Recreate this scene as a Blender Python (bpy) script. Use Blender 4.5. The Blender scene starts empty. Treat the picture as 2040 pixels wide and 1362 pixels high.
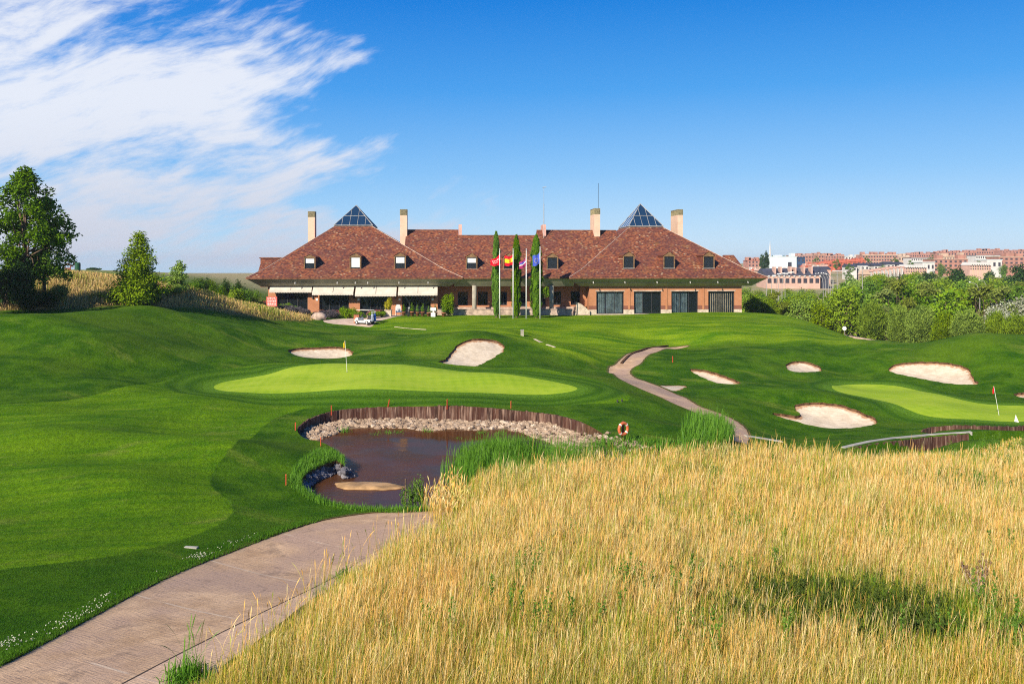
import bpy, math, random
import numpy as np
from mathutils import Vector
R = math.radians
sc = bpy.context.scene
rng = np.random.default_rng(7)
random.seed(7)
# ------------------------------------------------------------------ camera, sky, sun, exposure
F = 1767.0; CX = 1020.0; HY = 525.0; ZC = 6.8          # photo pixels: focal length, centre, horizon; camera height
cd = bpy.data.cameras.new("camera"); cam = bpy.data.objects.new("camera", cd)
sc.collection.objects.link(cam); sc.camera = cam
cam.location = (0, 0, ZC); cam.rotation_euler = (R(90), 0, 0)
cd.sensor_width = 36; cd.lens = F/2040*36; cd.shift_y = (HY-681)/2040; cd.clip_end = 20000; cd.clip_start = .1
SUN = Vector((-1.05, -1.60, 1.10)).normalized()
EL = math.asin(SUN.z); ROT = math.atan2(SUN.x, SUN.y)
w = bpy.data.worlds.new("World"); sc.world = w; w.use_nodes = True
nt = w.node_tree; nt.nodes.clear()
def N(nt, t, **k):
    n = nt.nodes.new(t)
    for a, b in k.items():
        if a == 'ins':
            for i, v in b.items():
                if hasattr(v, 'is_output') or isinstance(v, bpy.types.NodeSocket): nt.links.new(v, n.inputs[i])
                else: n.inputs[i].default_value = v
        else: setattr(n, a, b)
    return n
def M(nt, op, a, b=None, c=None, clamp=False):
    n = nt.nodes.new('ShaderNodeMath'); n.operation = op; n.use_clamp = clamp
    for i, v in enumerate((a, b, c)):
        if v is None: continue
        if isinstance(v, bpy.types.NodeSocket): nt.links.new(v, n.inputs[i])
        else: n.inputs[i].default_value = v
    return n.outputs[0]
def SM(nt, v, a, b):                                   # smoothstep a..b -> 0..1
    n = nt.nodes.new('ShaderNodeMapRange'); n.interpolation_type = 'SMOOTHSTEP'
    nt.links.new(v, n.inputs[0]); n.inputs[1].default_value = a; n.inputs[2].default_value = b
    return n.outputs[0]
def MIX(nt, f, a, b, mode='MIX'):
    n = nt.nodes.new('ShaderNodeMix'); n.data_type = 'RGBA'; n.blend_type = mode
    for i, v in ((0, f), (6, a), (7, b)):
        if isinstance(v, bpy.types.NodeSocket): nt.links.new(v, n.inputs[i])
        elif i: n.inputs[i].default_value = (*v, 1) if len(v) == 3 else v
        else: n.inputs[0].default_value = v
    return n.outputs[2]
def NOI(nt, vec, scale, detail=3, rough=.55, dist=0):
    n = nt.nodes.new('ShaderNodeTexNoise'); n.inputs['Scale'].default_value = scale
    n.inputs['Detail'].default_value = detail; n.inputs['Roughness'].default_value = rough; n.inputs['Distortion'].default_value = dist
    if vec is not None: nt.links.new(vec, n.inputs['Vector'])
    return n.outputs[0]
sky = N(nt, 'ShaderNodeTexSky', sky_type='NISHITA', sun_disc=False, sun_elevation=EL, sun_rotation=ROT, altitude=700, air_density=1.0, dust_density=.35, ozone_density=2.2)
hs = N(nt, 'ShaderNodeHueSaturation', ins={'Saturation': 1.32, 'Value': 1.0, 'Hue': .497, 'Color': sky.outputs[0]})
tc = N(nt, 'ShaderNodeTexCoord')
sp = N(nt, 'ShaderNodeSeparateXYZ', ins={0: tc.outputs['Generated']})
yy = M(nt, 'MAXIMUM', sp.outputs[1], .05)
A = M(nt, 'DIVIDE', sp.outputs[0], yy); B = M(nt, 'DIVIDE', sp.outputs[2], yy)
# cirrus: streaked noise in direction space, thickest to the left, thinning to the right
ca, sa = math.cos(R(17)), math.sin(R(17))
U = M(nt, 'ADD', M(nt, 'MULTIPLY', A, ca), M(nt, 'MULTIPLY', B, sa))
V = M(nt, 'SUBTRACT', M(nt, 'MULTIPLY', B, ca), M(nt, 'MULTIPLY', A, sa))
warp = NOI(nt, N(nt, 'ShaderNodeCombineXYZ', ins={0: A, 1: B, 2: 0.0}).outputs[0], 3.0, 2)
V2 = M(nt, 'ADD', V, M(nt, 'MULTIPLY', M(nt, 'SUBTRACT', warp, .5), .11))
cv = N(nt, 'ShaderNodeCombineXYZ', ins={0: M(nt, 'MULTIPLY', U, 4.0), 1: M(nt, 'MULTIPLY', V2, 17.0), 2: 3.3}).outputs[0]
n1 = NOI(nt, cv, 1.0, 9, .60, .12)
cv2 = N(nt, 'ShaderNodeCombineXYZ', ins={0: M(nt, 'MULTIPLY', U, 16.0), 1: M(nt, 'MULTIPLY', V2, 60.0), 2: 1.3}).outputs[0]
n2 = NOI(nt, cv2, 1.0, 7, .66, .15)
nb = NOI(nt, N(nt, 'ShaderNodeCombineXYZ', ins={0: A, 1: M(nt, 'MULTIPLY', B, 2.2), 2: 7.7}).outputs[0], 4.5, 3)
lim = M(nt, 'MULTIPLY_ADD', nb, .56, -.26)            # where the bank ends to the right
side = SM(nt, M(nt, 'SUBTRACT', M(nt, 'SUBTRACT', lim, A), M(nt, 'MULTIPLY', B, .45)), -.06, .26)
low = SM(nt, B, -.012, .004)
top = M(nt, 'SUBTRACT', 1.0, M(nt, 'MULTIPLY', SM(nt, B, .19, .33), .25))
th = M(nt, 'SUBTRACT', .80, M(nt, 'MULTIPLY', M(nt, 'MULTIPLY', side, top), .435))
den = M(nt, 'ADD', M(nt, 'MULTIPLY', n1, .64), M(nt, 'MULTIPLY', n2, .36))
cl = SM(nt, M(nt, 'SUBTRACT', den, th), -.06, .17)
cl = M(nt, 'MULTIPLY', M(nt, 'MULTIPLY', cl, low), SM(nt, side, 0.0, .06))
cl = M(nt, 'MULTIPLY', cl, .93)
ccol = MIX(nt, SM(nt, B, .0, .2), (5.6, 5.8, 6.7), (7.4, 7.7, 8.4))
zr = N(nt, 'ShaderNodeValToRGB', ins={0: sp.outputs[2]}); cr = zr.color_ramp
cr.elements[0].position = .0; cr.elements[0].color = (.58, .755, .93, 1); cr.elements[1].position = .65; cr.elements[1].color = (.0, .075, .33, 1)
for p_, c_ in ((.035, (.47, .69, .93)), (.10, (.25, .53, .90)), (.19, (.065, .345, .83)), (.29, (.001, .20, .70))):
    e_ = cr.elements.new(p_); e_.color = (*c_, 1)
grad = MIX(nt, 1.0, zr.outputs[0], (9.3, 9.3, 9.3), 'MULTIPLY')
lft = M(nt, 'MULTIPLY', SM(nt, M(nt, 'MULTIPLY', A, -1.0), -.35, .6), .5)
grad = MIX(nt, lft, grad, MIX(nt, 1.0, grad, (.42, .78, .97), 'MULTIPLY'))
col = MIX(nt, cl, MIX(nt, .88, hs.outputs[0], grad), ccol)
bg = N(nt, 'ShaderNodeBackground', ins={'Color': col, 'Strength': .075})
N(nt, 'ShaderNodeOutputWorld', ins={0: bg.outputs[0]})
ld = bpy.data.lights.new("sun", 'SUN'); ld.energy = 4.9; ld.angle = R(.5); ld.color = (1, .90, .74)
so = bpy.data.objects.new("sun", ld); sc.collection.objects.link(so)
so.rotation_euler = (-SUN).to_track_quat('-Z', 'Y').to_euler(); so.location = (-60, -90, 60)
vs = sc.view_settings; vs.view_transform = 'Standard'; vs.look = 'None'; vs.exposure = .62; vs.gamma = 1
sc.cycles.max_bounces = 5; sc.cycles.diffuse_bounces = 2; sc.cycles.transmission_bounces = 3; sc.cycles.transparent_max_bounces = 4
sc.cycles.use_denoising = False; sc.cycles.filter_width = 1.1
sc.cycles.sample_clamp_indirect = 4
# ------------------------------------------------------------------ materials
def newmat(name):
    m = bpy.data.materials.new(name); m.use_nodes = True; t = m.node_tree; t.nodes.clear()
    return m, t
def finish(t, col, rough=.9, spec=.2, bump=None, bstr=.3, bdist=.05, metal=0, trans=0, extra=None):
    o = t.nodes.new('ShaderNodeOutputMaterial')
    p = N(t, 'ShaderNodeBsdfPrincipled', ins={'Base Color': col if isinstance(col, bpy.types.NodeSocket) else (*col, 1), 'Roughness': rough, 'Specular IOR Level': spec, 'Metallic': metal})
    if bump is not None:
        b = N(t, 'ShaderNodeBump', ins={'Strength': bstr, 'Distance': bdist, 'Height': bump}); t.links.new(b.outputs[0], p.inputs['Normal'])
    s = p.outputs[0]
    if trans:
        tr = N(t, 'ShaderNodeBsdfTranslucent', ins={0: col if isinstance(col, bpy.types.NodeSocket) else (*col, 1)})
        s = N(t, 'ShaderNodeMixShader', ins={0: trans, 1: p.outputs[0], 2: tr.outputs[0]}).outputs[0]
    t.links.new(s, o.inputs[0])
    return p
def ATT(t, name): return N(t, 'ShaderNodeAttribute', attribute_name=name).outputs['Fac']
def GEO(t): return N(t, 'ShaderNodeNewGeometry').outputs['Position']
def OBJ(t): return N(t, 'ShaderNodeTexCoord').outputs['Object']
def RS(t, v, deg, s):                                  # turn first, then stretch
    return MAP(t, MAP(t, v, (1, 1, 1), (0, 0, R(deg))), s)
def MAP(t, v, s, r=(0, 0, 0), l=(0, 0, 0)):
    return N(t, 'ShaderNodeMapping', ins={'Vector': v, 'Scale': s, 'Rotation': r, 'Location': l}).outputs[0]
MT = {}
def simple(name, col, rough=.7, spec=.3, var=.12, scale=6, metal=0, bump=0, obj=True):
    m, t = newmat(name)
    v = OBJ(t) if obj else GEO(t)
    n = NOI(t, v, scale, 5, .6)
    c2 = tuple(max(0, c*(1-var*2.2)) for c in col); c1 = tuple(min(1, c*(1+var)) for c in col)
    c = MIX(t, SM(t, n, .3, .7), c2, c1)
    finish(t, c, rough, spec, n if bump else None, bump or .1, .03, metal)
    MT[name] = m; return m
def leafmat(name, c1, c2, trans=.3, rough=.75, spec=.06, hue=.016):
    m, t = newmat(name)
    oi = N(t, 'ShaderNodeObjectInfo').outputs['Random']
    r = ATT(t, 'rnd')
    c = MIX(t, r, c1, c2)
    n = NOI(t, GEO(t), .9, 3)
    c = MIX(t, M(t, 'MULTIPLY', SM(t, n, .35, .7), .45), c, tuple(x*.55 for x in c1))
    h = N(t, 'ShaderNodeHueSaturation', ins={'Hue': M(t, 'MULTIPLY_ADD', oi, hue, .5-hue/2), 'Saturation': M(t, 'MULTIPLY_ADD', oi, -.22, 1.08), 'Value': M(t, 'MULTIPLY_ADD', oi, .36, .84), 'Color': c}).outputs[0]
    finish(t, h, rough, spec, trans=trans)
    MT[name] = m; return m
# ground: rough, fairway, collars, dry banks, from the distance fields stored on the mesh
def groundmat():
    m, t = newmat('ground_grass')
    g = GEO(t)
    fw, g1, g2, dry, pe, fld, lw = (ATT(t, a) for a in ('s_fair', 's_green', 's_green2', 's_bank', 's_path', 's_field', 's_lawn'))
    fine = NOI(t, MAP(t, g, (9, 5, 9)), 1.0, 5, .7)
    mid = NOI(t, g, .55, 5, .62)
    big = NOI(t, g, .09, 4, .55)
    clump = NOI(t, MAP(t, g, (2.2, 1.1, 2)), 1.0, 6, .7)
    rough = MIX(t, SM(t, mid, .35, .68), (.026, .098, .002), (.098, .215, .005))
    rough = MIX(t, M(t, 'MULTIPLY', SM(t, big, .48, .64), .6), rough, (.14, .235, .012))
    yel = NOI(t, RS(t, g, 25, (.10, .35, .3)), 1.0, 6, .7)
    rough = MIX(t, M(t, 'MULTIPLY', SM(t, yel, .54, .66), .55), rough, (.24, .30, .04))
    rough = MIX(t, SM(t, clump, .35, .75), rough, MIX(t, .5, rough, (.085, .17, .012)))
    # fairway with mowing streaks that follow its outline
    wv = M(t, 'ADD', fw, M(t, 'MULTIPLY', NOI(t, g, .25, 3), 4.5))
    st = M(t, 'MULTIPLY_ADD', M(t, 'SINE', M(t, 'MULTIPLY', wv, 1.9)), .5, .5)
    stk = M(t, 'MULTIPLY_ADD', NOI(t, RS(t, g, -28, (.22, 1.3, .3)), 1.0, 6, .68), .6, M(t, 'MULTIPLY', NOI(t, g, .22, 5, .6), .4))
    fair = MIX(t, SM(t, stk, .33, .68), (.065, .19, .003), (.205, .365, .006))
    fair = MIX(t, M(t, 'MULTIPLY', st, .34), fair, (.06, .16, .004))
    fair = MIX(t, M(t, 'MULTIPLY', SM(t, clump, .5, .75), .3), fair, (.26, .37, .03))
    fair = MIX(t, M(t, 'MULTIPLY', SM(t, NOI(t, RS(t, g, -40, (.3, .9, .3)), 1.0, 6, .72), .56, .68), .4), fair, (.30, .33, .06))
    wob = M(t, 'MULTIPLY', M(t, 'SUBTRACT', clump, .5), .25)
    c = MIX(t, SM(t, M(t, 'ADD', fw, wob), -.06, .06), rough, fair)
    lst = NOI(t, MAP(t, g, (.16, .75, .3), (0, 0, R(6))), 1.0, 6, .66)
    lawn = MIX(t, SM(t, lst, .33, .68), (.075, .20, .004), (.27, .40, .012))
    c = MIX(t, SM(t, M(t, 'ADD', lw, M(t, 'MULTIPLY', wob, 3)), -1.2, 1.2), c, lawn)
    # collar rings round the greens
    for gs, wd in ((g1, 3.4), (g2, 2.2)):
        ring = SM(t, M(t, 'ADD', gs, M(t, 'MULTIPLY', wob, 1.5)), -wd, -wd+.5)
        rr = M(t, 'MULTIPLY_ADD', M(t, 'SINE', M(t, 'MULTIPLY', gs, 5.2)), .5, .5)
        cc = MIX(t, rr, (.045, .13, .006), (.10, .22, .012))
        c = MIX(t, M(t, 'MULTIPLY', ring, .85), c, cc)
        c = MIX(t, SM(t, gs, -.75, -.68), c, (.13, .27, .018))
    # dry bank
    straw = MIX(t, SM(t, clump, .3, .7), (.20, .13, .045), (.36, .25, .10))
    c = MIX(t, SM(t, M(t, 'ADD', dry, M(t, 'MULTIPLY', wob, 6)), -.5, .8), c, straw)
    fieldc = MIX(t, SM(t, mid, .4, .65), (.10, .085, .03), (.19, .14, .055))
    c = MIX(t, SM(t, fld, -.3, .4), c, fieldc)
    edge = SM(t, M(t, 'ADD', pe, M(t, 'MULTIPLY', wob, 1.6)), -.28, -.05)
    c = MIX(t, M(t, 'MULTIPLY', edge, .8), c, (.17, .125, .055))
    # far land
    dist = N(t, 'ShaderNodeSeparateXYZ', ins={0: g}).outputs[1]
    farc = MIX(t, SM(t, NOI(t, g, .02, 5, .6), .35, .65), (.62, .47, .30), (.34, .34, .15))
    sx = N(t, 'ShaderNodeSeparateXYZ', ins={0: g}).outputs[0]
    zz = N(t, 'ShaderNodeSeparateXYZ', ins={0: g}).outputs[2]
    c = MIX(t, M(t, 'MULTIPLY', SM(t, M(t, 'MULTIPLY', zz, -1.0), 3.7, 4.6), SM(t, dist, 97, 104)), c, (.24, .17, .09))
    c = MIX(t, SM(t, dist, 130, 165), c, farc)
    c = MIX(t, SM(t, fine, .25, .75), MIX(t, .5, c, (0, .01, 0)), c)
    f2 = NOI(t, MAP(t, g, (34, 16, 30)), 1.0, 3, .75)
    c = MIX(t, M(t, 'MULTIPLY', SM(t, f2, .52, .30), .45), c, (.006, .03, .001))
    c = MIX(t, M(t, 'MULTIPLY', SM(t, f2, .58, .75), .30), c, (.30, .40, .05))
    bmp = M(t, 'ADD', M(t, 'MULTIPLY', fine, .5), clump)
    finish(t, c, .95, .05, M(t, 'ADD', bmp, M(t, 'MULTIPLY', f2, .5)), .8, .10)
    MT['ground'] = m
groundmat()
def greenmat():
    m, t = newmat('putting_green')
    g = GEO(t); s = ATT(t, 's_self')
    n = NOI(t, g, .4, 4, .6); f = NOI(t, MAP(t, g, (7, 4, 7)), 1, 4, .7)
    sp_ = N(t, 'ShaderNodeSeparateXYZ', ins={0: MAP(t, g, (1, 1, 1), (0, 0, R(24)))})
    sp2 = N(t, 'ShaderNodeSeparateXYZ', ins={0: MAP(t, g, (1, 1, 1), (0, 0, R(-38)))})
    a = M(t, 'SINE', M(t, 'MULTIPLY', sp_.outputs[0], 5.6)); b = M(t, 'SINE', M(t, 'MULTIPLY', sp2.outputs[0], 5.6))
    ch = M(t, 'MULTIPLY_ADD', M(t, 'MULTIPLY', a, b), .5, .5)
    c = MIX(t, ch, (.22, .345, .012), (.29, .41, .02))
    c = MIX(t, SM(t, n, .35, .7), c, (.33, .43, .03))
    c = MIX(t, M(t, 'MULTIPLY', SM(t, f, .45, .7), .25), c, (.12, .28, .015))
    finish(t, c, .85, .1, f, .12, .02)
    MT['green'] = m
greenmat()
def sandmat():
    m, t = newmat('bunker_sand')
    g = GEO(t); s = ATT(t, 's_self')
    n = NOI(t, g, 1.3, 6, .65); r = NOI(t, MAP(t, g, (2.5, 14, 3), (0, 0, R(20))), 1, 4, .6)
    ft = N(t, 'ShaderNodeTexVoronoi', ins={'Vector': g, 'Scale': 2.6}).outputs['Distance']
    c = MIX(t, SM(t, n, .3, .7), (.55, .45, .33), (.72, .61, .47))
    c = MIX(t, M(t, 'MULTIPLY', SM(t, r, .42, .66), .55), c, (.46, .37, .26))
    c = MIX(t, SM(t, M(t, 'SUBTRACT', M(t, 'MULTIPLY', NOI(t, g, 3.5, 4), .7), s), .05, .28), c, (.40, .23, .13))
    h = M(t, 'ADD', M(t, 'MULTIPLY', r, .5), M(t, 'ADD', n, M(t, 'MULTIPLY', ft, .3)))
    finish(t, c, .95, .05, h, .7, .08)
    MT['sand'] = m
sandmat()
def pathmat():
    m, t = newmat('cart_path_concrete')
    g = GEO(t); s = ATT(t, 's_self')
    n = NOI(t, g, 1.1, 6, .65); f = NOI(t, g, 38, 3, .7); big = NOI(t, g, .3, 4, .5)
    # broom marks across the walking direction, worn away in places
    brm = NOI(t, RS(t, g, -54, (24, 2.0, 8)), 1.0, 4, .6)
    c = MIX(t, SM(t, n, .3, .7), (.45, .285, .16), (.70, .475, .29))
    c = MIX(t, SM(t, big, .42, .6), c, (.46, .31, .22))
    c = MIX(t, M(t, 'MULTIPLY', SM(t, f, .45, .7), .55), c, (.20, .13, .09))
    c = MIX(t, M(t, 'MULTIPLY', SM(t, brm, .52, .68), .45), c, (.20, .135, .105))
    c = MIX(t, SM(t, M(t, 'SUBTRACT', M(t, 'MULTIPLY', NOI(t, g, 2.2, 5), .8), s), .05, .4), c, (.42, .29, .18))
    al = N(t, 'ShaderNodeSeparateXYZ', ins={0: MAP(t, g, (1, 1, 1), (0, 0, R(-54)))}).outputs[0]
    jt = M(t, 'ABSOLUTE', M(t, 'SUBTRACT', M(t, 'FRACT', M(t, 'DIVIDE', M(t, 'ADD', al, M(t, 'MULTIPLY', n, .10)), 3.4)), .5))
    c = MIX(t, M(t, 'MULTIPLY', SM(t, jt, .012, .006), M(t, 'MULTIPLY', SM(t, NOI(t, g, .8, 2), .4, .5), .8)), c, (.58, .45, .33))
    ax_, ay_, bx_, by_ = -6.0, 15.25, -4.3, 23.4      # right edge of the near stretch: an expansion joint and a paler strip
    L_ = math.hypot(bx_-ax_, by_-ay_); nx_, ny_ = (by_-ay_)/L_, -(bx_-ax_)/L_
    gs = N(t, 'ShaderNodeSeparateXYZ', ins={0: g}); dd = M(t, 'ADD', M(t, 'MULTIPLY', M(t, 'SUBTRACT', gs.outputs[0], ax_), nx_), M(t, 'MULTIPLY', M(t, 'SUBTRACT', gs.outputs[1], ay_), ny_))
    dd = M(t, 'ADD', dd, M(t, 'MULTIPLY', M(t, 'SUBTRACT', n, .5), .03))
    near = SM(t, gs.outputs[1], 26, 24)
    c = MIX(t, M(t, 'MULTIPLY', SM(t, dd, -.33, -.31), M(t, 'MULTIPLY', near, .5)), c, (.60, .42, .31))
    c = MIX(t, M(t, 'MULTIPLY', SM(t, M(t, 'ABSOLUTE', M(t, 'ADD', dd, .34)), .032, .018), near), c, (.06, .04, .03))
    h = M(t, 'ADD', M(t, 'MULTIPLY', f, .25), M(t, 'ADD', M(t, 'MULTIPLY', n, .5), M(t, 'MULTIPLY', brm, .7)))
    st_ = NOI(t, g, .7, 6, .7, .6)
    c = MIX(t, M(t, 'MULTIPLY', SM(t, st_, .56, .66), .45), c, (.17, .115, .085))
    vc = N(t, 'ShaderNodeTexVoronoi', feature='DISTANCE_TO_EDGE', ins={'Vector': N(t, 'ShaderNodeVectorMath', operation='ADD', ins={0: g, 1: N(t, 'ShaderNodeTexNoise', ins={'Vector': g, 'Scale': 1.6, 'Detail': 4}).outputs['Color']}).outputs[0], 'Scale': .22}).outputs['Distance']
    c = MIX(t, M(t, 'MULTIPLY', SM(t, vc, .008, .003), M(t, 'MULTIPLY', SM(t, big, .55, .62), .45)), c, (.15, .10, .07))
    finish(t, c, .85, .25, h, .6, .035)
    MT['path'] = m
pathmat()
def watermat():
    m, t = newmat('pond_water')
    g = GEO(t)
    n = NOI(t, MAP(t, g, (1, 2.6, 1)), 2.2, 4, .55); n2 = NOI(t, MAP(t, g, (1, 2.6, 1)), 9, 3, .5)
    calm = SM(t, NOI(t, g, .22, 2), .42, .6)
    h = M(t, 'MULTIPLY', M(t, 'ADD', n, M(t, 'MULTIPLY', n2, .35)), M(t, 'MULTIPLY_ADD', calm, .9, .08))
    b = N(t, 'ShaderNodeBump', ins={'Strength': .22, 'Distance': .1, 'Height': h})
    df = N(t, 'ShaderNodeBsdfDiffuse', ins={0: MIX(t, SM(t, NOI(t, g, .5, 3), .4, .65), (.085, .032, .012), (.065, .032, .014))})
    gl = N(t, 'ShaderNodeBsdfGlossy', ins={0: (1, .84, .68, 1), 'Roughness': .02, 'Normal': b.outputs[0]})
    fr = N(t, 'ShaderNodeFresnel', ins={'IOR': 1.12, 'Normal': b.outputs[0]})
    mx = N(t, 'ShaderNodeMixShader', ins={0: .15, 1: df.outputs[0], 2: gl.outputs[0]})
    N(t, 'ShaderNodeOutputMaterial', ins={0: mx.outputs[0]})
    MT['water'] = m
watermat()
def tilemat():
    m, t = newmat('roof_tiles')
    o = OBJ(t)
    s = N(t, 'ShaderNodeSeparateXYZ', ins={0: o})
    row = M(t, 'FLOOR', M(t, 'DIVIDE', s.outputs[2], .10))
    off = M(t, 'MULTIPLY', M(t, 'MODULO', row, 2), .5)
    def cell(wx):
        ux = M(t, 'FLOOR', M(t, 'ADD', M(t, 'DIVIDE', s.outputs[0], wx), off))
        vx = M(t, 'FLOOR', M(t, 'ADD', M(t, 'DIVIDE', s.outputs[1], wx), off))
        return N(t, 'ShaderNodeTexWhiteNoise', noise_dimensions='3D', ins={'Vector': N(t, 'ShaderNodeCombineXYZ', ins={0: ux, 1: M(t, 'MULTIPLY', vx, 0.0), 2: row}).outputs[0]}).outputs['Value']
    wn = cell(.24)
    r = N(t, 'ShaderNodeValToRGB', ins={0: wn}); cr = r.color_ramp; cr.interpolation = 'CONSTANT'
    cols = [(0, (.085, .030, .020)), (.14, (.15, .045, .026)), (.38, (.21, .064, .031)), (.58, (.26, .086, .038)), (.76, (.13, .050, .038)), (.85, (.29, .12, .055)), (.94, (.09, .036, .03)), (.98, (.38, .26, .16))]
    cr.elements[0].color = (*cols[0][1], 1); cr.elements[1].position = cols[1][0]; cr.elements[1].color = (*cols[1][1], 1)
    for p, c in cols[2:]: e = cr.elements.new(p); e.color = (*c, 1)
    n = NOI(t, o, .35, 5, .6)
    c = MIX(t, M(t, 'MULTIPLY', SM(t, n, .4, .62), .5), r.outputs[0], (.10, .036, .032))
    c = MIX(t, M(t, 'MULTIPLY', SM(t, NOI(t, o, .9, 4), .55, .7), .3), c, (.30, .16, .05))
    fr = M(t, 'FRACT', M(t, 'DIVIDE', s.outputs[2], .10))
    finish(t, c, .8, .25, M(t, 'SUBTRACT', wn, fr), .35, .04)
    MT['tiles'] = m
tilemat()
def brickmat(name, c1, c2, mortar, sc_=1.0):
    m, t = newmat(name)
    o = OBJ(t)
    s = N(t, 'ShaderNodeSeparateXYZ', ins={0: o})
    v = N(t, 'ShaderNodeCombineXYZ', ins={0: M(t, 'ADD', s.outputs[0], s.outputs[1]), 1: s.outputs[2], 2: 0.0}).outputs[0]
    b = N(t, 'ShaderNodeTexBrick', ins={'Vector': v, 'Color1': (*c1, 1), 'Color2': (*c2, 1), 'Mortar': (*mortar, 1), 'Scale': sc_, 'Mortar Size': .008, 'Brick Width': .25, 'Row Height': .07})
    n = NOI(t, o, .8, 5, .6)
    c = MIX(t, M(t, 'MULTIPLY', SM(t, n, .4, .7), .35), b.outputs[0], tuple(x*.65 for x in c1))
    finish(t, c, .85, .2, b.outputs['Fac'], .2, .01)
    MT[name] = m
brickmat('brick', (.42, .165, .075), (.50, .21, .10), (.34, .20, .13))
brickmat('brick_dark', (.20, .07, .045), (.26, .09, .06), (.2, .12, .09))
brickmat('brick_pale', (.66, .44, .31), (.72, .50, .37), (.62, .45, .34))
simple('render_bank', (.5, .4, .3))
brickmat('brick_town', (.44, .18, .12), (.52, .23, .16), (.46, .27, .2))
simple('stone_pale', (.56, .46, .36), .85, .2, .15, 3, bump=.3)
simple('terrace_stone', (.47, .35, .28), .85, .2, .18, 2, bump=.2)
simple('soffit', (.33, .315, .225), .6, .3, .1, .8)
simple('louvre', (.30, .26, .15), .6, .3, .2, 4)
simple('dark_metal', (.03, .03, .033), .5, .5, .1, 3)
simple('pale_metal', (.62, .62, .60), .4, .5, .08, 3)
simple('zinc', (.34, .33, .31), .45, .5, .15, 2)
simple('awning', (.60, .55, .47), .8, .1, .06, 1.5)
simple('white_paint', (.78, .77, .74), .5, .4, .04, 2)
simple('terracotta', (.42, .16, .085), .8, .2, .15, 6)
simple('pink_brick', (.58, .33, .27), .85, .2, .1, 2)
simple('column_stone', (.34, .31, .25), .8, .2, .1, 2)
simple('gable_board', (.20, .12, .055), .7, .3, .2, 3)
simple('blind', (.66, .68, .68), .6, .3, .05, 1)
simple('curtain', (.60, .45, .33), .9, .1, .2, 1.5)
simple('curtain_grey', (.50, .60, .62), .9, .1, .2, 1.5)
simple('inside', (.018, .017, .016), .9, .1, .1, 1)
simple('soil', (.12, .065, .035), .95, .1, .3, 3, bump=.5, obj=False)
simple('pond_mud', (.20, .135, .085), .9, .2, .2, 1.2, bump=.4, obj=False)
simple('island_sand', (.40, .245, .115), .75, .3, .2, 1.6, bump=.4, obj=False)
simple('concrete_pale', (.38, .36, .32), .8, .2, .08, 2, obj=False)
simple('terrace_pave', (.58, .44, .35), .85, .2, .1, 1.5, obj=False)
simple('asphalt', (.10, .095, .10), .9, .2, .1, 1.5, obj=False)
simple('orange_paint', (.46, .07, .025), .6, .3, .12, 9)
simple('red_flag', (.70, .012, .03), .8, .1, .05, 3)
simple('yellow_flag', (.85, .62, .02), .8, .1, .05, 3)
simple('blue_flag', (.06, .10, .48), .8, .1, .05, 3)
simple('crimson_flag', (.33, .03, .13), .8, .1, .05, 3)
simple('buoy_orange', (.58, .14, .05), .5, .4, .1, 4)
simple('bark', (.16, .11, .075), .9, .1, .3, 8, bump=.5)
simple('bark_pale', (.36, .29, .22), .9, .1, .3, 8, bump=.5)
simple('rubber', (.02, .02, .02), .8, .2, .1, 5)
simple('blue_bag', (.03, .12, .50), .6, .3, .1, 5)
simple('grey_bag', (.30, .33, .42), .6, .3, .1, 5)
simple('timber', (.20, .08, .045), .85, .2, .25, 2.5)
simple('sign_red', (.62, .12, .09), .6, .3, .08, 3)
simple('sign_green', (.012, .075, .03), .5, .3, .08, 3)
simple('roof_red', (.50, .14, .08), .8, .2, .15, .5)
simple('roof_slate', (.055, .06, .085), .7, .3, .15, .5)
simple('render_pink', (.56, .36, .29), .85, .2, .07, .3)
simple('render_white', (.58, .56, .53), .85, .2, .05, .3)
simple('render_tan', (.52, .37, .27), .85, .2, .08, .3)
simple('render_brick', (.40, .20, .15), .85, .2, .1, .3)
simple('panel_white', (.62, .70, .72), .35, .5, .05, .2)
simple('panel_blue', (.035, .07, .14), .3, .5, .1, .2)
simple('blue_sheet', (.05, .2, .55), .5, .4, .05, .2)
simple('far_window', (.05, .045, .055), .25, .5, .1, .4)
def glassmat(name, col, rough=.04, clear=0):
    m, t = newmat(name)
    n = NOI(t, OBJ(t), .5, 2)
    p = finish(t, col, rough, .9, n, .04, .2)
    if clear:
        tr = N(t, 'ShaderNodeBsdfTransparent', ins={0: (.90, .95, .95, 1)}); mx = N(t, 'ShaderNodeMixShader', ins={0: clear, 1: p.outputs[0], 2: tr.outputs[0]})
        o = [x for x in t.nodes if x.type == 'OUTPUT_MATERIAL'][0]; t.links.new(mx.outputs[0], o.inputs[0])
    MT[name] = m
glassmat('glass', (.025, .035, .045), .04, .76); glassmat('skylight_glass', (.012, .035, .075), .06)
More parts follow.
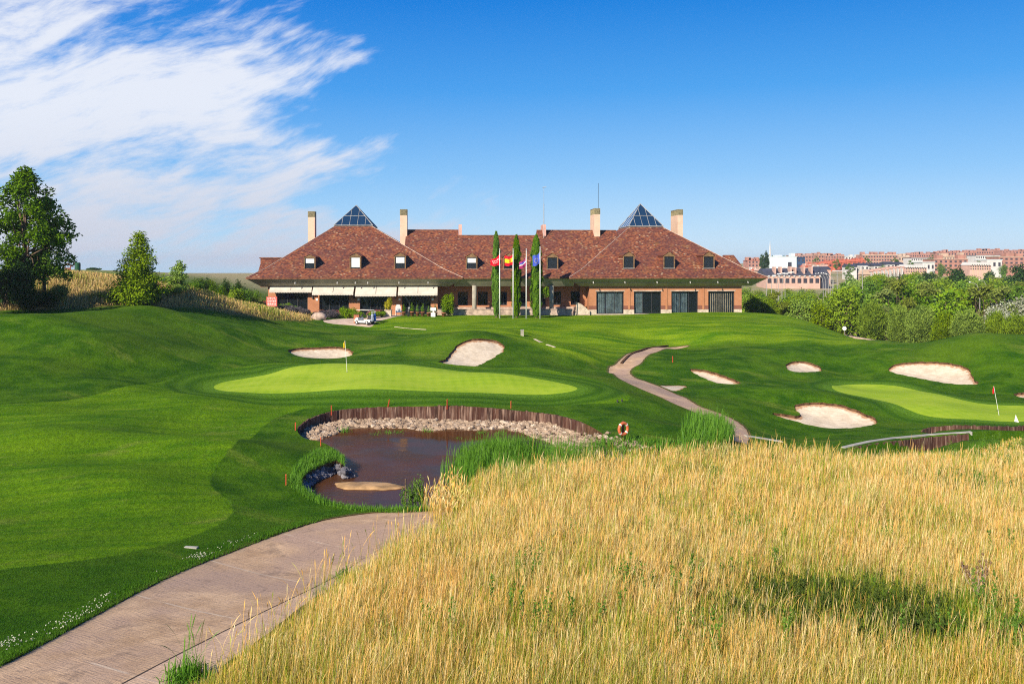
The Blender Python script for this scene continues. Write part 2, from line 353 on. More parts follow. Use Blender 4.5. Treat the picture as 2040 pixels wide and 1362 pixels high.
def attrmat(name, cols, rough=.85, spec=.2, trans=0, grad=None, stretch=None):
    m, t = newmat(name)
    r = N(t, 'ShaderNodeValToRGB', ins={0: ATT(t, 'rnd')}); cr = r.color_ramp
    cr.elements[0].color = (*cols[0], 1); cr.elements[1].color = (*cols[-1], 1)
    for i, c in enumerate(cols[1:-1]): e = cr.elements.new((i+1)/(len(cols)-1)); e.color = (*c, 1)
    c = r.outputs[0]
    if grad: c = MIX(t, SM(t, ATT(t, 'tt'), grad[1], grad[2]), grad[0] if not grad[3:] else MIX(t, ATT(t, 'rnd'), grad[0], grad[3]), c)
    if stretch:
        n = NOI(t, MAP(t, GEO(t), stretch), 1, 5, .65); c = MIX(t, SM(t, n, .45, .75), c, (.30, .20, .15))
    finish(t, c, rough, spec, trans=trans)
    MT[name] = m
attrmat('planks', [(.035, .016, .012), (.075, .030, .020), (.055, .024, .018), (.12, .06, .04), (.05, .02, .016)], stretch=(9, 9, .8))
attrmat('rocks', [(.16, .11, .075), (.42, .31, .22), (.27, .19, .13), (.54, .44, .34)])
attrmat('rocks_grey', [(.07, .07, .08), (.16, .15, .17), (.22, .21, .23)])
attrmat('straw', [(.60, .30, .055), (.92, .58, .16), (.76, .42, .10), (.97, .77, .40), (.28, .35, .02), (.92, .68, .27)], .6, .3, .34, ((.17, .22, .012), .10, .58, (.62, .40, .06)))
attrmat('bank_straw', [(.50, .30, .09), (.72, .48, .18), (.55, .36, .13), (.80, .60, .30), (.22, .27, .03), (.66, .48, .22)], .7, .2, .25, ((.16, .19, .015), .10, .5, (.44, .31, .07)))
attrmat('weed_dark', [(.03, .055, .012), (.09, .12, .02), (.05, .085, .015)], .7, .15, .2)
attrmat('weed', [(.06, .15, .015), (.14, .26, .025), (.10, .18, .03)], .6, .2, .3)
attrmat('under', [(.12, .22, .010), (.42, .42, .03), (.22, .30, .02), (.66, .48, .08), (.50, .36, .06)], .6, .2, .3)
attrmat('reed', [(.05, .16, .010), (.14, .31, .02), (.09, .22, .015)], .5, .3, .3, ((.10, .12, .03), .0, .2))
attrmat('turf', [(.025, .10, .004), (.07, .19, .008), (.045, .14, .006), (.12, .24, .015)], .6, .15, .3)
attrmat('thistle', [(.34, .20, .13), (.55, .36, .25), (.50, .20, .12)], .8, .1, .1)
attrmat('clover', [(.6, .58, .42), (.75, .74, .62)], .8, .1, .2)
leafmat('leaf_dark', (.022, .060, .010), (.050, .115, .014))
leafmat('leaf_mid', (.065, .155, .007), (.15, .27, .012), trans=.22)
leafmat('leaf_light', (.14, .25, .010), (.29, .40, .025), trans=.22)
leafmat('leaf_bright', (.11, .235, .005), (.26, .40, .010), trans=.2)
leafmat('leaf_pine', (.05, .105, .003), (.23, .33, .006), trans=.08, hue=.006)
leafmat('leaf_olive', (.15, .20, .025), (.27, .32, .05))
leafmat('leaf_silver', (.33, .36, .24), (.56, .57, .42))
leafmat('leaf_cypress', (.045, .125, .006), (.17, .32, .010), trans=.12)
leafmat('leaf_yellow', (.45, .42, .02), (.62, .55, .03))
leafmat('lavender', (.12, .09, .14), (.20, .20, .15))
leafmat('leaf_dry', (.34, .24, .12), (.46, .34, .18))
leafmat('petals', (.55, .05, .05), (.65, .30, .35))
# ------------------------------------------------------------------ mesh helpers
def link(o, parent=None):
    sc.collection.objects.link(o)
    if parent is not None: o.parent = parent
    return o
def np_mesh(name, V, Fc, mat, parent=None, attrs=None, smooth=False, mats=None, midx=None):
    V = np.asarray(V, np.float32); Fc = np.asarray(Fc, np.int32)
    me = bpy.data.meshes.new(name); k = Fc.shape[1]
    me.vertices.add(len(V)); me.vertices.foreach_set('co', V.ravel())
    me.loops.add(Fc.size); me.loops.foreach_set('vertex_index', Fc.ravel())
    me.polygons.add(len(Fc)); me.polygons.foreach_set('loop_start', np.arange(0, Fc.size, k, dtype=np.int32))
    me.polygons.foreach_set('loop_total', np.full(len(Fc), k, np.int32))
    if mats:
        for x in mats: me.materials.append(MT[x])
        me.polygons.foreach_set('material_index', np.asarray(midx, np.int32))
    else: me.materials.append(MT[mat])
    me.polygons.foreach_set('use_smooth', np.full(len(Fc), smooth))
    for a, v in (attrs or {}).items():
        at = me.attributes.new(a, 'FLOAT', 'POINT'); at.data.foreach_set('value', np.asarray(v, np.float32))
    me.update(calc_edges=True)
    return link(bpy.data.objects.new(name, me), parent)
class MB:
    def __init__(s): s.v = []; s.f = []; s.m = []
    def add(s, vs, fs, mi=0):
        b = len(s.v); s.v += [tuple(v) for v in vs]; s.f += [tuple(b+i for i in f) for f in fs]; s.m += [mi]*len(fs); return s
    def box(s, x0, x1, y0, y1, z0, z1, mi=0):
        return s.add([(x0,y0,z0),(x1,y0,z0),(x1,y1,z0),(x0,y1,z0),(x0,y0,z1),(x1,y0,z1),(x1,y1,z1),(x0,y1,z1)],
                     [(0,3,2,1),(4,5,6,7),(0,1,5,4),(1,2,6,5),(2,3,7,6),(3,0,4,7)], mi)
    def hexa(s, p, mi=0): return s.add(p, [(0,3,2,1),(4,5,6,7),(0,1,5,4),(1,2,6,5),(2,3,7,6),(3,0,4,7)], mi)
    def prism(s, pts, y0, y1, mi=0):                   # outline in x,z pushed along y
        n = len(pts)
        return s.add([(x, y0, z) for x, z in pts]+[(x, y1, z) for x, z in pts],
                     [tuple(range(n))[::-1], tuple(range(n, 2*n))]+[(i, (i+1) % n, n+(i+1) % n, n+i) for i in range(n)], mi)
    def cyl(s, p0, p1, r0, r1=None, n=10, mi=0):
        r1 = r0 if r1 is None else r1
        p0 = Vector(p0); p1 = Vector(p1); d = (p1-p0).normalized()
        a = d.orthogonal().normalized(); b = d.cross(a)
        vs = []
        for p, r in ((p0, r0), (p1, r1)):
            for i in range(n):
                t = 2*math.pi*i/n; vs.append(p+a*(r*math.cos(t))+b*(r*math.sin(t)))
        return s.add(vs, [(i, (i+1) % n, n+(i+1) % n, n+i) for i in range(n)]+[tuple(range(n))[::-1], tuple(range(n, 2*n))], mi)
    def tube(s, pts, r, n=8, mi=0):
        for i in range(len(pts)-1): s.cyl(pts[i], pts[i+1], r[i] if isinstance(r, (list, tuple)) else r, r[i+1] if isinstance(r, (list, tuple)) else r, n, mi)
        return s
    def lathe(s, prof, n=14, mi=0, c=(0, 0, 0)):
        vs = []; fs = []
        for r, z in prof:
            for i in range(n):
                t = 2*math.pi*i/n; vs.append((c[0]+r*math.cos(t), c[1]+r*math.sin(t), c[2]+z))
        for k in range(len(prof)-1):
            for i in range(n): fs.append((k*n+i, k*n+(i+1) % n, (k+1)*n+(i+1) % n, (k+1)*n+i))
        fs.append(tuple(range(n))[::-1]); fs.append(tuple((len(prof)-1)*n+i for i in range(n)))
        return s.add(vs, fs, mi)
    def build(s, name, mat, parent=None, smooth=False):
        me = bpy.data.meshes.new(name); me.from_pydata(s.v, [], s.f)
        for x in ([mat] if isinstance(mat, str) else mat): me.materials.append(MT[x])
        if not isinstance(mat, str): me.polygons.foreach_set('material_index', s.m)
        if smooth: me.polygons.foreach_set('use_smooth', [True]*len(me.polygons))
        me.update()
        return link(bpy.data.objects.new(name, me), parent)
def tag(o, label=None, cat=None, group=None, kind=None):
    if label: o['label'] = label
    if cat: o['category'] = cat
    if group: o['group'] = group
    if kind: o['kind'] = kind
    return o
def empty(name, loc, label=None, cat=None, group=None, rz=0):
    o = bpy.data.objects.new(name, None); o.empty_display_size = .3; link(o)
    o.location = loc; o.rotation_euler = (0, 0, rz)
    return tag(o, label, cat, group)
def copy_tree(o, parent=None):
    c = o.copy(); sc.collection.objects.link(c); c.parent = parent
    for ch in list(o.children): copy_tree(ch, c)
    return c
def place(o, loc, rz=0, s=1.0, label=None, group=None, cat=None):
    o.location = loc; o.rotation_euler = (0, 0, rz); o.scale = (s, s, s) if not isinstance(s, tuple) else s
    return tag(o, label, cat, group)
# ------------------------------------------------------------------ terrain height
CT = """0 1325 15.8;-250 1300 16.5;430 1105 25.6;700 1025 31;830 1013 31.7;440 1330 15.3;690 1150 23;600 1362 14.5;900 1050 28.5;
1000 990 32.8;1250 928 39;1500 920 41;1750 918 44;2000 893 47;1200 1100 24;1500 1100 25;1800 1100 25;1900 980 36;1000 1200 19;1400 1250 17.5;1800 1250 17.5;1500 1362 14.2;2000 1362 14.2;1000 1362 14;2250 1100 26;
1800 874 52;1700 889 50;1950 860 54;1350 690 96;1215 735 80;1290 765 72;1400 800 62;1480 860 53;1490 885 49.5;900 630 114;1300 635 112;1480 632 113;1020 645 103;1200 660 99;1400 660 99;1600 655 104;1740 682 99;1650 668 103;1500 682 95;1100 690 88;1180 720 81;
1760 680 92;1830 692 94;1960 668 86;2100 680 84;2040 700 80;1500 700 88;1600 718 86;1600 745 79;1700 702 88;1860 718 84;1860 770 74;1950 767 74.5;2030 790 70;1980 720 79;1420 735 80;1440 768 72.5;1350 700 90;1310 745 77;1400 790 67;1660 801 65;1660 855 58.5;1560 825 61;1500 830 59;1700 768 76.6;1850 790 68.5;1900 838 59;2040 835 59.5;1620 765 76;1550 780 70;2150 830 60;2200 760 75;
430 772 57.5;700 778 55;800 724 66;950 735 64.5;1148 770 59;950 770 56.5;850 812 51.5;600 852 47.5;640 826 50;1020 815 51;1165 845 47;1241 862 44.5;1350 850 46.5;1200 800 54;1300 800 56;1200 740 70;1100 730 75;
940 674 80;930 728 71;870 715 73;640 714 76;640 690 84;640 670 92;800 680 86;800 650 103;540 690 80;540 722 68;440 640 88;300 618 80;100 625 72;0 640 66;200 690 62;100 750 54;300 740 60;400 690 72;0 808 46.5;250 775 53;560 645 98;-150 700 60;
0 900 37;200 830 45;300 900 38.5;100 1000 30.5;300 1000 31;500 900 40;0 1150 22;200 1120 24;450 960 35;560 965 35;600 1000 33.2;680 1010 32.3;600 950 36.5;680 905 41.8;640 885 44.5;-200 900 37;-200 1100 24;
100 566 88;300 577 92;450 600 99;530 620 107;100 618 79;300 612 86;440 622 92;200 549 120;-100 556 90;-100 620 72;610 633 109;500 612 112;1000 660 92;1040 668 92"""
XYZ = [(0,0,1.5),(-15,4,1),(15,4,1.7),(-30,5,.5),(35,5,1.5),(0,8,1.0),(-60,160,5),(-42,140,2.5),(-37,119,.5),(-38,112,1.4),(-30,122,0),(-15,119,0),(0,120,0),(15,121,0),(32,123,0),(0,150,0),(-30,150,0),(30,150,-.5),(37,119,-.2),(-15,111,0.1),(0,112,0),(20,113,0),
 (60,130,-6.8),(90,130,-7),(120,130,-7),(80,106,-5.5),(60,160,-7.5),(100,180,-8),(46,140,-5),(50,118,-4.6),(56,108,-4.6),(90,90,-3),(45,105,-3.6),(100,60,-3.5),(80,40,-3),(60,20,0),(-60,30,0),(-70,60,2),(-80,90,5),(-80,130,5.2),(-60,110,5.3),(-47,112,4.2)]
P = np.array([[float(v) for v in s.split()] for s in CT.replace('\n', '').split(';') if s.strip()])
C3 = np.column_stack([(P[:, 0]-CX)/F*P[:, 2], P[:, 2], ZC-(P[:, 1]-HY)/F*P[:, 2]])
C3 = np.vstack([C3, np.array(XYZ, float)])
def phi(d2): return .5*d2*np.log(np.maximum(d2, 1e-12))
def tps_fit(P3, lam=2e-4):
    X = P3[:, :2]/50; n = len(X)
    K = phi(((X[:, None]-X[None])**2).sum(-1))+lam*np.eye(n)
    Pm = np.column_stack([np.ones(n), X]); Am = np.block([[K, Pm], [Pm.T, np.zeros((3, 3))]])
    return X, np.linalg.solve(Am, np.concatenate([P3[:, 2], np.zeros(3)]))
TX, TW = tps_fit(C3)
def tps(x, y):
    x = np.clip(x, -82, 118)/50; y = np.clip(y, 0, 178)/50
    out = np.empty(x.shape)
    for i in range(0, x.size, 20000):
        a = x.ravel()[i:i+20000]; b = y.ravel()[i:i+20000]
        d2 = (a[:, None]-TX[:, 0])**2+(b[:, None]-TX[:, 1])**2
        out.ravel()[i:i+20000] = phi(d2)@TW[:-3]+TW[-3]+TW[-2]*a+TW[-1]*b
    return out
def sst(v, a, b): t = np.clip((v-a)/(b-a), 0, 1); return t*t*(3-2*t)
def farz(x, y):
    r = np.interp(y, [150, 200, 260, 400, 550, 700, 1000, 3000, 9000], [-7.5, -8, -7.5, -4, .5, 4.5, 9.5, 8, 0])
    l = np.interp(y, [150, 250, 600, 1500, 9000], [5, 4, -1, -14, -60])
    c = np.interp(y, [150, 300, 600, 1500, 9000], [0, -2, -2, -6, -40])
    k = x/np.maximum(y, 1)
    wl = sst(-k, .02, .2); wr = sst(k, .15, .30)
    return c*(1-wl-wr)+l*wl+r*wr
BUMPS = []
def H0(x, y):
    w = sst(y, 145, 195)
    return tps(x, y)*(1-w)+farz(x, y)*w
def waves(x, y):
    return (.10*np.sin(x*.42+1.3*np.sin(y*.13))*np.sin(y*.31+.8)+.07*np.sin(x*.83-y*.21+2)+.05*np.sin(y*.77+x*.33))
# grid
def axis(lo, a, b, hi, st, g=1.13):
    mid = list(np.arange(a, b+1e-6, st)); L = []; p = a; d = st
    while p > lo: d *= g; p -= d; L.append(p)
    Rr = []; p = mid[-1]; d = st
    while p < hi: d *= g; p += d; Rr.append(p)
    return np.array(L[::-1]+mid+Rr)
GX = axis(-2500, -58, 72, 2500, .25); GY = axis(-60, 11, 118, 2600, .25, 1.09)
XX, YY = np.meshgrid(GX, GY)
ZZ0 = H0(XX, YY)
class Grid:
    def __init__(s, Z): s.Z = Z
    def __call__(s, x, y):
        x = np.asarray(x, float); y = np.asarray(y, float)
        i = np.clip(np.searchsorted(GX, x)-1, 0, len(GX)-2); j = np.clip(np.searchsorted(GY, y)-1, 0, len(GY)-2)
        fx = np.clip((x-GX[i])/(GX[i+1]-GX[i]), 0, 1); fy = np.clip((y-GY[j])/(GY[j+1]-GY[j]), 0, 1)
        Z = s.Z
        return Z[j, i]*(1-fx)*(1-fy)+Z[j, i+1]*fx*(1-fy)+Z[j+1, i]*(1-fx)*fy+Z[j+1, i+1]*fx*fy
YS = np.concatenate([np.arange(8, 60, .08), np.arange(60, 140, .2), np.arange(140, 900, 1.5)])
def cast(G, px, py):                                   # where a line of sight meets the ground
    k = (px-CX)/F; m = (py-HY)/F
    z = G(k*YS, YS); d = z-(ZC-m*YS); h = np.argmax(d > 0)
    if d[h] <= 0: return None
    if h > 0: t = -d[h-1]/(d[h]-d[h-1]); Yv = YS[h-1]+t*(YS[h]-YS[h-1])
    else: Yv = YS[0]
    return np.array([k*Yv, Yv])
def castpoly(G, pts): return np.array([p for p in (cast(G, *q) for q in pts) if p is not None])
def T(off, s, txt):
    v = [float(a) for a in txt.replace(',', ' ').split()]
    return [(off[0]+s*v[i], off[1]+s*v[i+1]) for i in range(0, len(v), 2)]
c8 = ((400, 620), .38235); c7 = ((1160, 660), .43137); c6 = ((540, 760), .38235); c0 = ((0, 0), 1.0)
PX = dict(
 green=T(*c8, "60,390 120,365 250,345 370,325 470,290 600,277 760,272 950,272 1100,285 1300,305 1500,322 1650,335 1800,358 1900,378 1970,398 1950,415 1850,430 1650,432 1400,425 1200,415 1000,408 800,408 600,415 450,425 300,428 150,420 80,408"),
 green2=T(*c7, "1140,258 1180,245 1280,240 1400,245 1520,262 1640,290 1760,320 1900,340 2100,345 2200,380 2100,412 1900,413 1700,405 1580,390 1500,360 1420,328 1320,305 1200,285"),
 path=T(*c0, "-160,1395 -60,1350 0,1325 115,1265 250,1190 330,1150 400,1120 480,1090 560,1060 640,1035 700,1025 760,1018 830,1016 960,1018 1010,1045 860,1075 790,1100 740,1125 690,1150 600,1205 530,1265 440,1330 400,1362 300,1440 -160,1440"),
 path2=T(*c7, "520,58 400,68 300,78 220,98 170,135 150,158 115,160 140,195 200,235 280,270 370,305 440,340 520,375 620,420 680,465 700,520 765,520 770,470 740,430 680,395 600,365 520,340 430,285 350,250 290,230 230,205 215,185 235,165 270,150 290,120 330,98 420,78"),
 b1=T(*c8, "445,200 500,190 600,187 700,183 770,190 800,215 780,232 720,243 600,244 520,238 470,220"),
 b2=T(*c8, "1225,262 1280,245 1300,215 1330,180 1380,152 1430,142 1500,146 1560,158 1588,185 1575,212 1520,245 1470,268 1440,285 1350,282 1270,272"),
 b3=T(*c7, "485,173 540,173 600,186 660,205 735,234 720,244 640,242 580,222 520,195"),
 b4=T(*c7, "938,158 950,142 1000,134 1060,145 1105,165 1108,182 1060,190 980,188 945,175"),
 b5=T(*c7, "1410,175 1440,152 1520,140 1620,138 1700,145 1770,162 1798,185 1800,215 1840,240 1800,246 1700,242 1600,225 1500,205 1430,190"),
 b6=T(*c7, "870,375 930,380 1000,392 1010,378 970,350 990,332 1060,328 1150,330 1240,350 1320,385 1372,408 1350,430 1250,446 1150,448 1060,435 980,412 900,392"),
 b7=T(*c7, "345,246 420,247 490,250 470,262 432,280 385,262"),
 b8=T(*c7, "1980,290 2040,280 2090,280 2090,312 2030,306"),
 basin=T(*c6, "135,240 170,208 230,178 310,152 450,137 640,128 850,127 1060,132 1250,145 1440,162 1560,190 1640,218 1720,265 1780,310 1900,335 2000,400 1850,460 1450,500 1180,545 980,600 860,652 760,655 600,662 420,655 290,625 215,585 165,550 158,505 200,462 270,430 340,405 388,440 372,400 335,350 270,312 180,300 140,270"),
 fair=T(*c0, "-150,815 0,808 120,800 250,772 340,752 430,738 520,726 600,722 700,724 800,722 950,726 1100,738 1200,758 1262,790 1245,803 1180,805 1000,796 800,792 690,796 600,812 520,845 475,880 440,915 415,950 422,972 470,1005 455,1035 400,1062 300,1092 200,1112 0,1135 -150,1150"),
 bank=T(*c0, "-300,560 0,540 120,540 300,556 420,578 500,600 540,606 600,622 640,634 600,641 540,637 470,630 430,620 330,612 200,613 100,616 0,620 -300,640"),
 field=T(*c0, "400,1385 500,1300 560,1258 640,1200 700,1160 760,1122 850,1080 930,1045 915,1025 900,1000 935,985 1000,972 1100,957 1250,935 1300,930 1400,924 1500,922 1600,922 1700,934 1800,926 1870,914 1950,899 2040,882 2300,870 2600,1000 2600,1500 250,1500"),
 lawn=T(*c0, "700,652 760,640 820,626 900,622 1180,620 1480,622 1600,640 1700,668 1745,684 1650,684 1500,684 1380,684 1290,690 1240,705 1190,725 1150,712 1100,700 1060,684 1000,668 900,660 800,662"),
 terrace=T(*c0, "640,637 690,634 740,632 800,624 810,628 770,636 748,640 742,652 720,650 650,644"),
)
g0 = Grid(ZZ0)
for key, amp, rad, dx, dy in (('b1', .35, 3.5, 0, 4.5), ('b2', .45, 4, 0, 5.5), ('b3', .35, 3, 1, 3.6), ('b4', .4, 3, 0, 4), ('b5', .55, 4, 3, 5), ('b6', .40, 3, 0, 4.0)):
    pw = castpoly(g0, PX[key]); c = pw.mean(0); BUMPS.append((c[0]+dx, c[1]+dy, amp*1.4, rad*1.4, rad))
for px, py, amp, rx, ry in ((1300, 728, .55, 3.5, 5), (1480, 788, .5, 5, 3.5), (90, 880, .35, 9, 2.2), (330, 885, .3, 6, 2.2), (150, 960, .25, 7, 2.5), (500, 665, .4, 7, 5), (380, 640, .35, 6, 5), (150, 650, .3, 8, 4), (1560, 770, .3, 5, 4), (250, 720, -.3, 9, 4), (1120, 700, .5, 4, 5), (1160, 760, .3, 3, 4)):
    c = cast(g0, px, py); BUMPS.append((c[0], c[1], amp, rx, ry))
ZZ = ZZ0.copy()
for bx, by, amp, rx, ry in BUMPS: ZZ += amp*np.exp(-((XX-bx)/rx)**2-((YY-by)/ry)**2)
flat = (1-sst(YY, 100, 112))*sst(YY, 20, 40)
ZZ += waves(XX, YY)*flat*1.15
g1 = Grid(ZZ)
PW = {k: castpoly(g1, v) for k, v in PX.items()}
def chaikin(p, n=2):
    for _ in range(n):
        q = np.roll(p, -1, 0); p = np.stack([.75*p+.25*q, .25*p+.75*q], 1).reshape(-1, 2)
    return p
def sdf(poly, x, y, lim=8.0):                          # positive inside
    out = np.full(x.shape, -lim); lo = poly.min(0)-lim; hi = poly.max(0)+lim
    m = (x > lo[0]) & (x < hi[0]) & (y > lo[1]) & (y < hi[1])
    a = x[m]; b = y[m]; d2 = np.full(a.shape, 1e9); ins = np.zeros(a.shape, bool)
    for i in range(len(poly)):
        p = poly[i]; q = poly[(i+1) % len(poly)]; e = q-p; L = e@e
        if L < 1e-9: continue
        t = np.clip(((a-p[0])*e[0]+(b-p[1])*e[1])/L, 0, 1)
        d2 = np.minimum(d2, (a-p[0]-t*e[0])**2+(b-p[1]-t*e[1])**2)
        if abs(e[1]) > 1e-12:
            c = ((p[1] > b) != (q[1] > b)) & (a < e[0]*(b-p[1])/e[1]+p[0]); ins ^= c
    d = np.sqrt(d2); out[m] = np.maximum(np.where(ins, d, -d), -lim)
    return out
for k in PW: PW[k] = chaikin(PW[k], 1 if k == 'basin' else 2)
S = {k: sdf(p, XX, YY) for k, p in PW.items()}
def rag(x, y): return np.sin(x*7.3+1.7*np.sin(y*5.1))*np.sin(y*8.9+x*2.2)*.6+np.sin(x*3.1-y*4.3)*.4
for k in S:
    if k[0] == 'b' and k[1:].isdigit(): S[k] = S[k]+.11*rag(XX, YY)
    if k[:4] == 'path': S[k] = S[k]+.045*rag(XX*1.3, YY*1.3)
# sink the land in front of the second retaining wall
ch = np.array([cast(g1, *q) for q in ((1690, 893), (1760, 880), (1850, 868), (1930, 862), (2040, 858), (2200, 862))])
chp = np.vstack([ch+[0, -.05], (ch+[0.3, -3.4])[::-1]]); sch = sdf(chp, XX, YY)
c3 = np.array([cast(g1, *q) for q in ((1832, 858), (1850, 853), (1950, 850), (2050, 848.5), (2200, 848))])
sc3 = sdf(np.vstack([c3, (c3+[0, -1.5])[::-1]]), XX, YY)
ZZ = ZZ-1.2*sst(sch, .0, .25)-.65*sst(sc3, .0, .25)
# lift rough a little next to the greens' level surface: smooth greens
G = Grid(ZZ)
Z_WATER = -2.42
# ------------------------------------------------------------------ cut the land into ground, sand, greens, paths and pond
ny, nx = XX.shape
V = np.column_stack([XX.ravel(), YY.ravel(), ZZ.ravel()])
names = ['green', 'green2', 'path', 'path2', 'b1', 'b2', 'b3', 'b4', 'b5', 'b6', 'b7', 'b8', 'basin', 'fair', 'lawn', 'bank', 'field', 'terrace']
att = {k: S[k].ravel().astype(float) for k in names}
att['path_any'] = np.maximum(att['path'], att['path2'])
idx = np.arange(nx*ny).reshape(ny, nx)
a_, b_, c_, d_ = idx[:-1, :-1].ravel(), idx[:-1, 1:].ravel(), idx[1:, 1:].ravel(), idx[1:, :-1].ravel()
TR = np.vstack([np.column_stack([a_, b_, c_]), np.column_stack([a_, c_, d_])])
def split(tris, key):
    """clip triangles at key = 0; returns inside, outside and the boundary edges"""
    global V
    s = att[key]; si = s[tris] > 0; n = si.sum(1)
    ins = tris[n == 3]; out = tris[n == 0]; cr = tris[(n == 1) | (n == 2)]
    nv = []; cache = {}; base = len(V); na = {k: [] for k in att}
    def cutp(i, j):
        k = (min(i, j), max(i, j))
        if k not in cache:
            t = s[i]/(s[i]-s[j]); t = min(max(t, .02), .98)
            cache[k] = base+len(nv); nv.append(V[i]*(1-t)+V[j]*t)
            for q in att: na[q].append(att[q][i]*(1-t)+att[q][j]*t if q != key else 0.0)
        return cache[k]
    I = []; O = []; E = []
    for t in cr:
        f = [s[v] > 0 for v in t]; one = sum(f) == 1
        r = f.index(True) if one else f.index(False)
        p, q, w_ = int(t[r]), int(t[(r+1) % 3]), int(t[(r+2) % 3])
        x = cutp(p, q); y = cutp(p, w_)
        A1 = [(p, x, y)]; A2 = [(x, q, w_), (x, w_, y)]
        (I if one else O).extend(A1); (O if one else I).extend(A2); E.append((x, y) if one else (y, x))
    if nv:
        V = np.vstack([V, np.array(nv)])
        for q in att: att[q] = np.concatenate([att[q], na[q]])
    I = np.array(I, int).reshape(-1, 3); O = np.array(O, int).reshape(-1, 3)
    return np.vstack([ins, I]), np.vstack([out, O]), np.array(E, int).reshape(-1, 2)
def emit(name, tris, mat, key=None, dz=None, skirt=None, depth=0, skmat='soil', attrs=(), smooth=True):
    u, inv = np.unique(tris, return_inverse=True); f = inv.reshape(-1, 3)
    v = V[u].copy()
    if dz is not None: v[:, 2] += dz(att[key][u], v)
    at = {('s_'+q2): att[q][u] for q, q2 in attrs}
    if key: at['s_self'] = att[key][u]
    mats = [mat]; mi = np.zeros(len(f), int)
    if skirt is not None and len(skirt):
        mats.append(skmat)
        e = skirt; n0 = len(v); tv = V[e.ravel()].copy(); bv = tv.copy()
        if dz is not None: bv[:, 2] += dz(np.zeros(len(bv)), bv)-.03
        else: bv[:, 2] -= depth
        v = np.vstack([v, tv, bv]); m = len(e)*2
        a = n0+np.arange(0, m, 2); b = a+1; c = b+m; d = a+m
        sf = np.vstack([np.column_stack([a, b, c]), np.column_stack([a, c, d])])
        f = np.vstack([f, sf]); mi = np.concatenate([mi, np.ones(len(sf), int)])
        for q in at: at[q] = np.concatenate([at[q], np.zeros(2*m)])
    return np_mesh(name, v, f, None, attrs=at, smooth=smooth, mats=mats, midx=mi)
cur = TR
inside, cur, eb = split(cur, 'basin')
# floor of the pond: a bank of stones at the foot of the wall, then under water
wallp = np.array([cast(g1, *q) for q in PX['basin'][:14]])
def dist_line(pl, x, y):
    d = np.full(x.shape, 1e9)
    for i in range(len(pl)-1):
        p = pl[i]; e = pl[i+1]-p; t = np.clip(((x-p[0])*e[0]+(y-p[1])*e[1])/(e@e), 0, 1)
        d = np.minimum(d, (x-p[0]-t*e[0])**2+(y-p[1]-t*e[1])**2)
    return np.sqrt(d)
wall2 = np.array([cast(g1, *q) for q in PX['basin'][:15]])
def floorz(x, y):
    d = dist_line(wall2[1:], x, y)
    return np.maximum(-2.24-.10*np.minimum(d, 9)+.0*x, -3.1)
islc = cast(Grid(np.full_like(ZZ, Z_WATER)), 733, 968)
u, inv = np.unique(inside, return_inverse=True)
v = V[u].copy(); v[:, 2] = floorz(v[:, 0], v[:, 1])
mudo = np_mesh('pond_bed', v, inv.reshape(-1, 3), 'pond_mud', smooth=True); tag(mudo, kind='structure')
res = {}
for k in ('b1', 'b2', 'b3', 'b4', 'b5', 'b6', 'b7', 'b8', 'green', 'green2', 'path', 'path2', 'terrace'):
    ins, cur, e = split(cur, k); res[k] = (ins, e)
def sanddz(s, v): return -.17-.30*(1-np.exp(-np.maximum(s, 0)/1.1))
for k in ('b1', 'b2', 'b3', 'b4', 'b5', 'b6', 'b8'):
    ins, e = res[k]
    if len(ins): tag(emit('sand_bunker', ins, 'sand', k, sanddz, e), kind='structure')
tag(emit('sand_patch', res['b7'][0], 'sand', 'b7', lambda s, v: -.03-0*s, res['b7'][1]), kind='structure')
for k in ('green', 'green2'): tag(emit('putting_green', res[k][0], 'green', k), kind='structure')
for k in ('path', 'path2'): tag(emit('cart_path', res[k][0], 'path', k, lambda s, v: -.025+.0*s, res[k][1]), kind='structure')
tag(emit('terrace_paving', res['terrace'][0], 'terrace_pave', 'terrace'), kind='structure')
gr = emit('ground', cur, 'ground', skirt=eb, depth=2.2, attrs=(('fair', 'fair'), ('lawn', 'lawn'), ('green', 'green'), ('green2', 'green2'), ('bank', 'bank'), ('path_any', 'path'), ('field', 'field')))
tag(gr, kind='structure')
# water
mb = MB(); q = PW['basin']; mb.add([(x, y, Z_WATER) for x, y in q], [tuple(range(len(q)))])
wo = mb.build('pond_water', 'water'); tag(wo, kind='structure')
# ------------------------------------------------------------------ clubhouse
TH = R(4.0); cT, sT = math.cos(TH), math.sin(TH); BY = 118.0
def U(px, v=0.0):
    k = (px-CX)/F; return (k*(BY+v*cT)+v*sT)/(cT-k*sT)
def Dp(px, v=0.0): return BY+U(px, v)*sT+v*cT
def Zp(py, px, v=0.0): return ZC-(py-HY)/F*Dp(px, v)
club = empty('clubhouse', (0, BY, 0), 'long brick clubhouse with broad brown tiled roofs and two glass pyramids', 'clubhouse', rz=TH)
EZ = 5.0                                                # eave height
EVW, EVC = -1.9, -1.0                                   # eave lines of the wings and of the middle
KV = 1.2; KR = .42; PT = .565                            # kick line, lower pitch, main pitch
VT = 11.5                                               # where the wing roofs meet the glass
def rz_(v, ev):
    k = ev+KV*2.2
    return EZ+(min(v, k)-ev)*KR+max(0, v-k)*PT
ZT = rz_(VT, EVW)
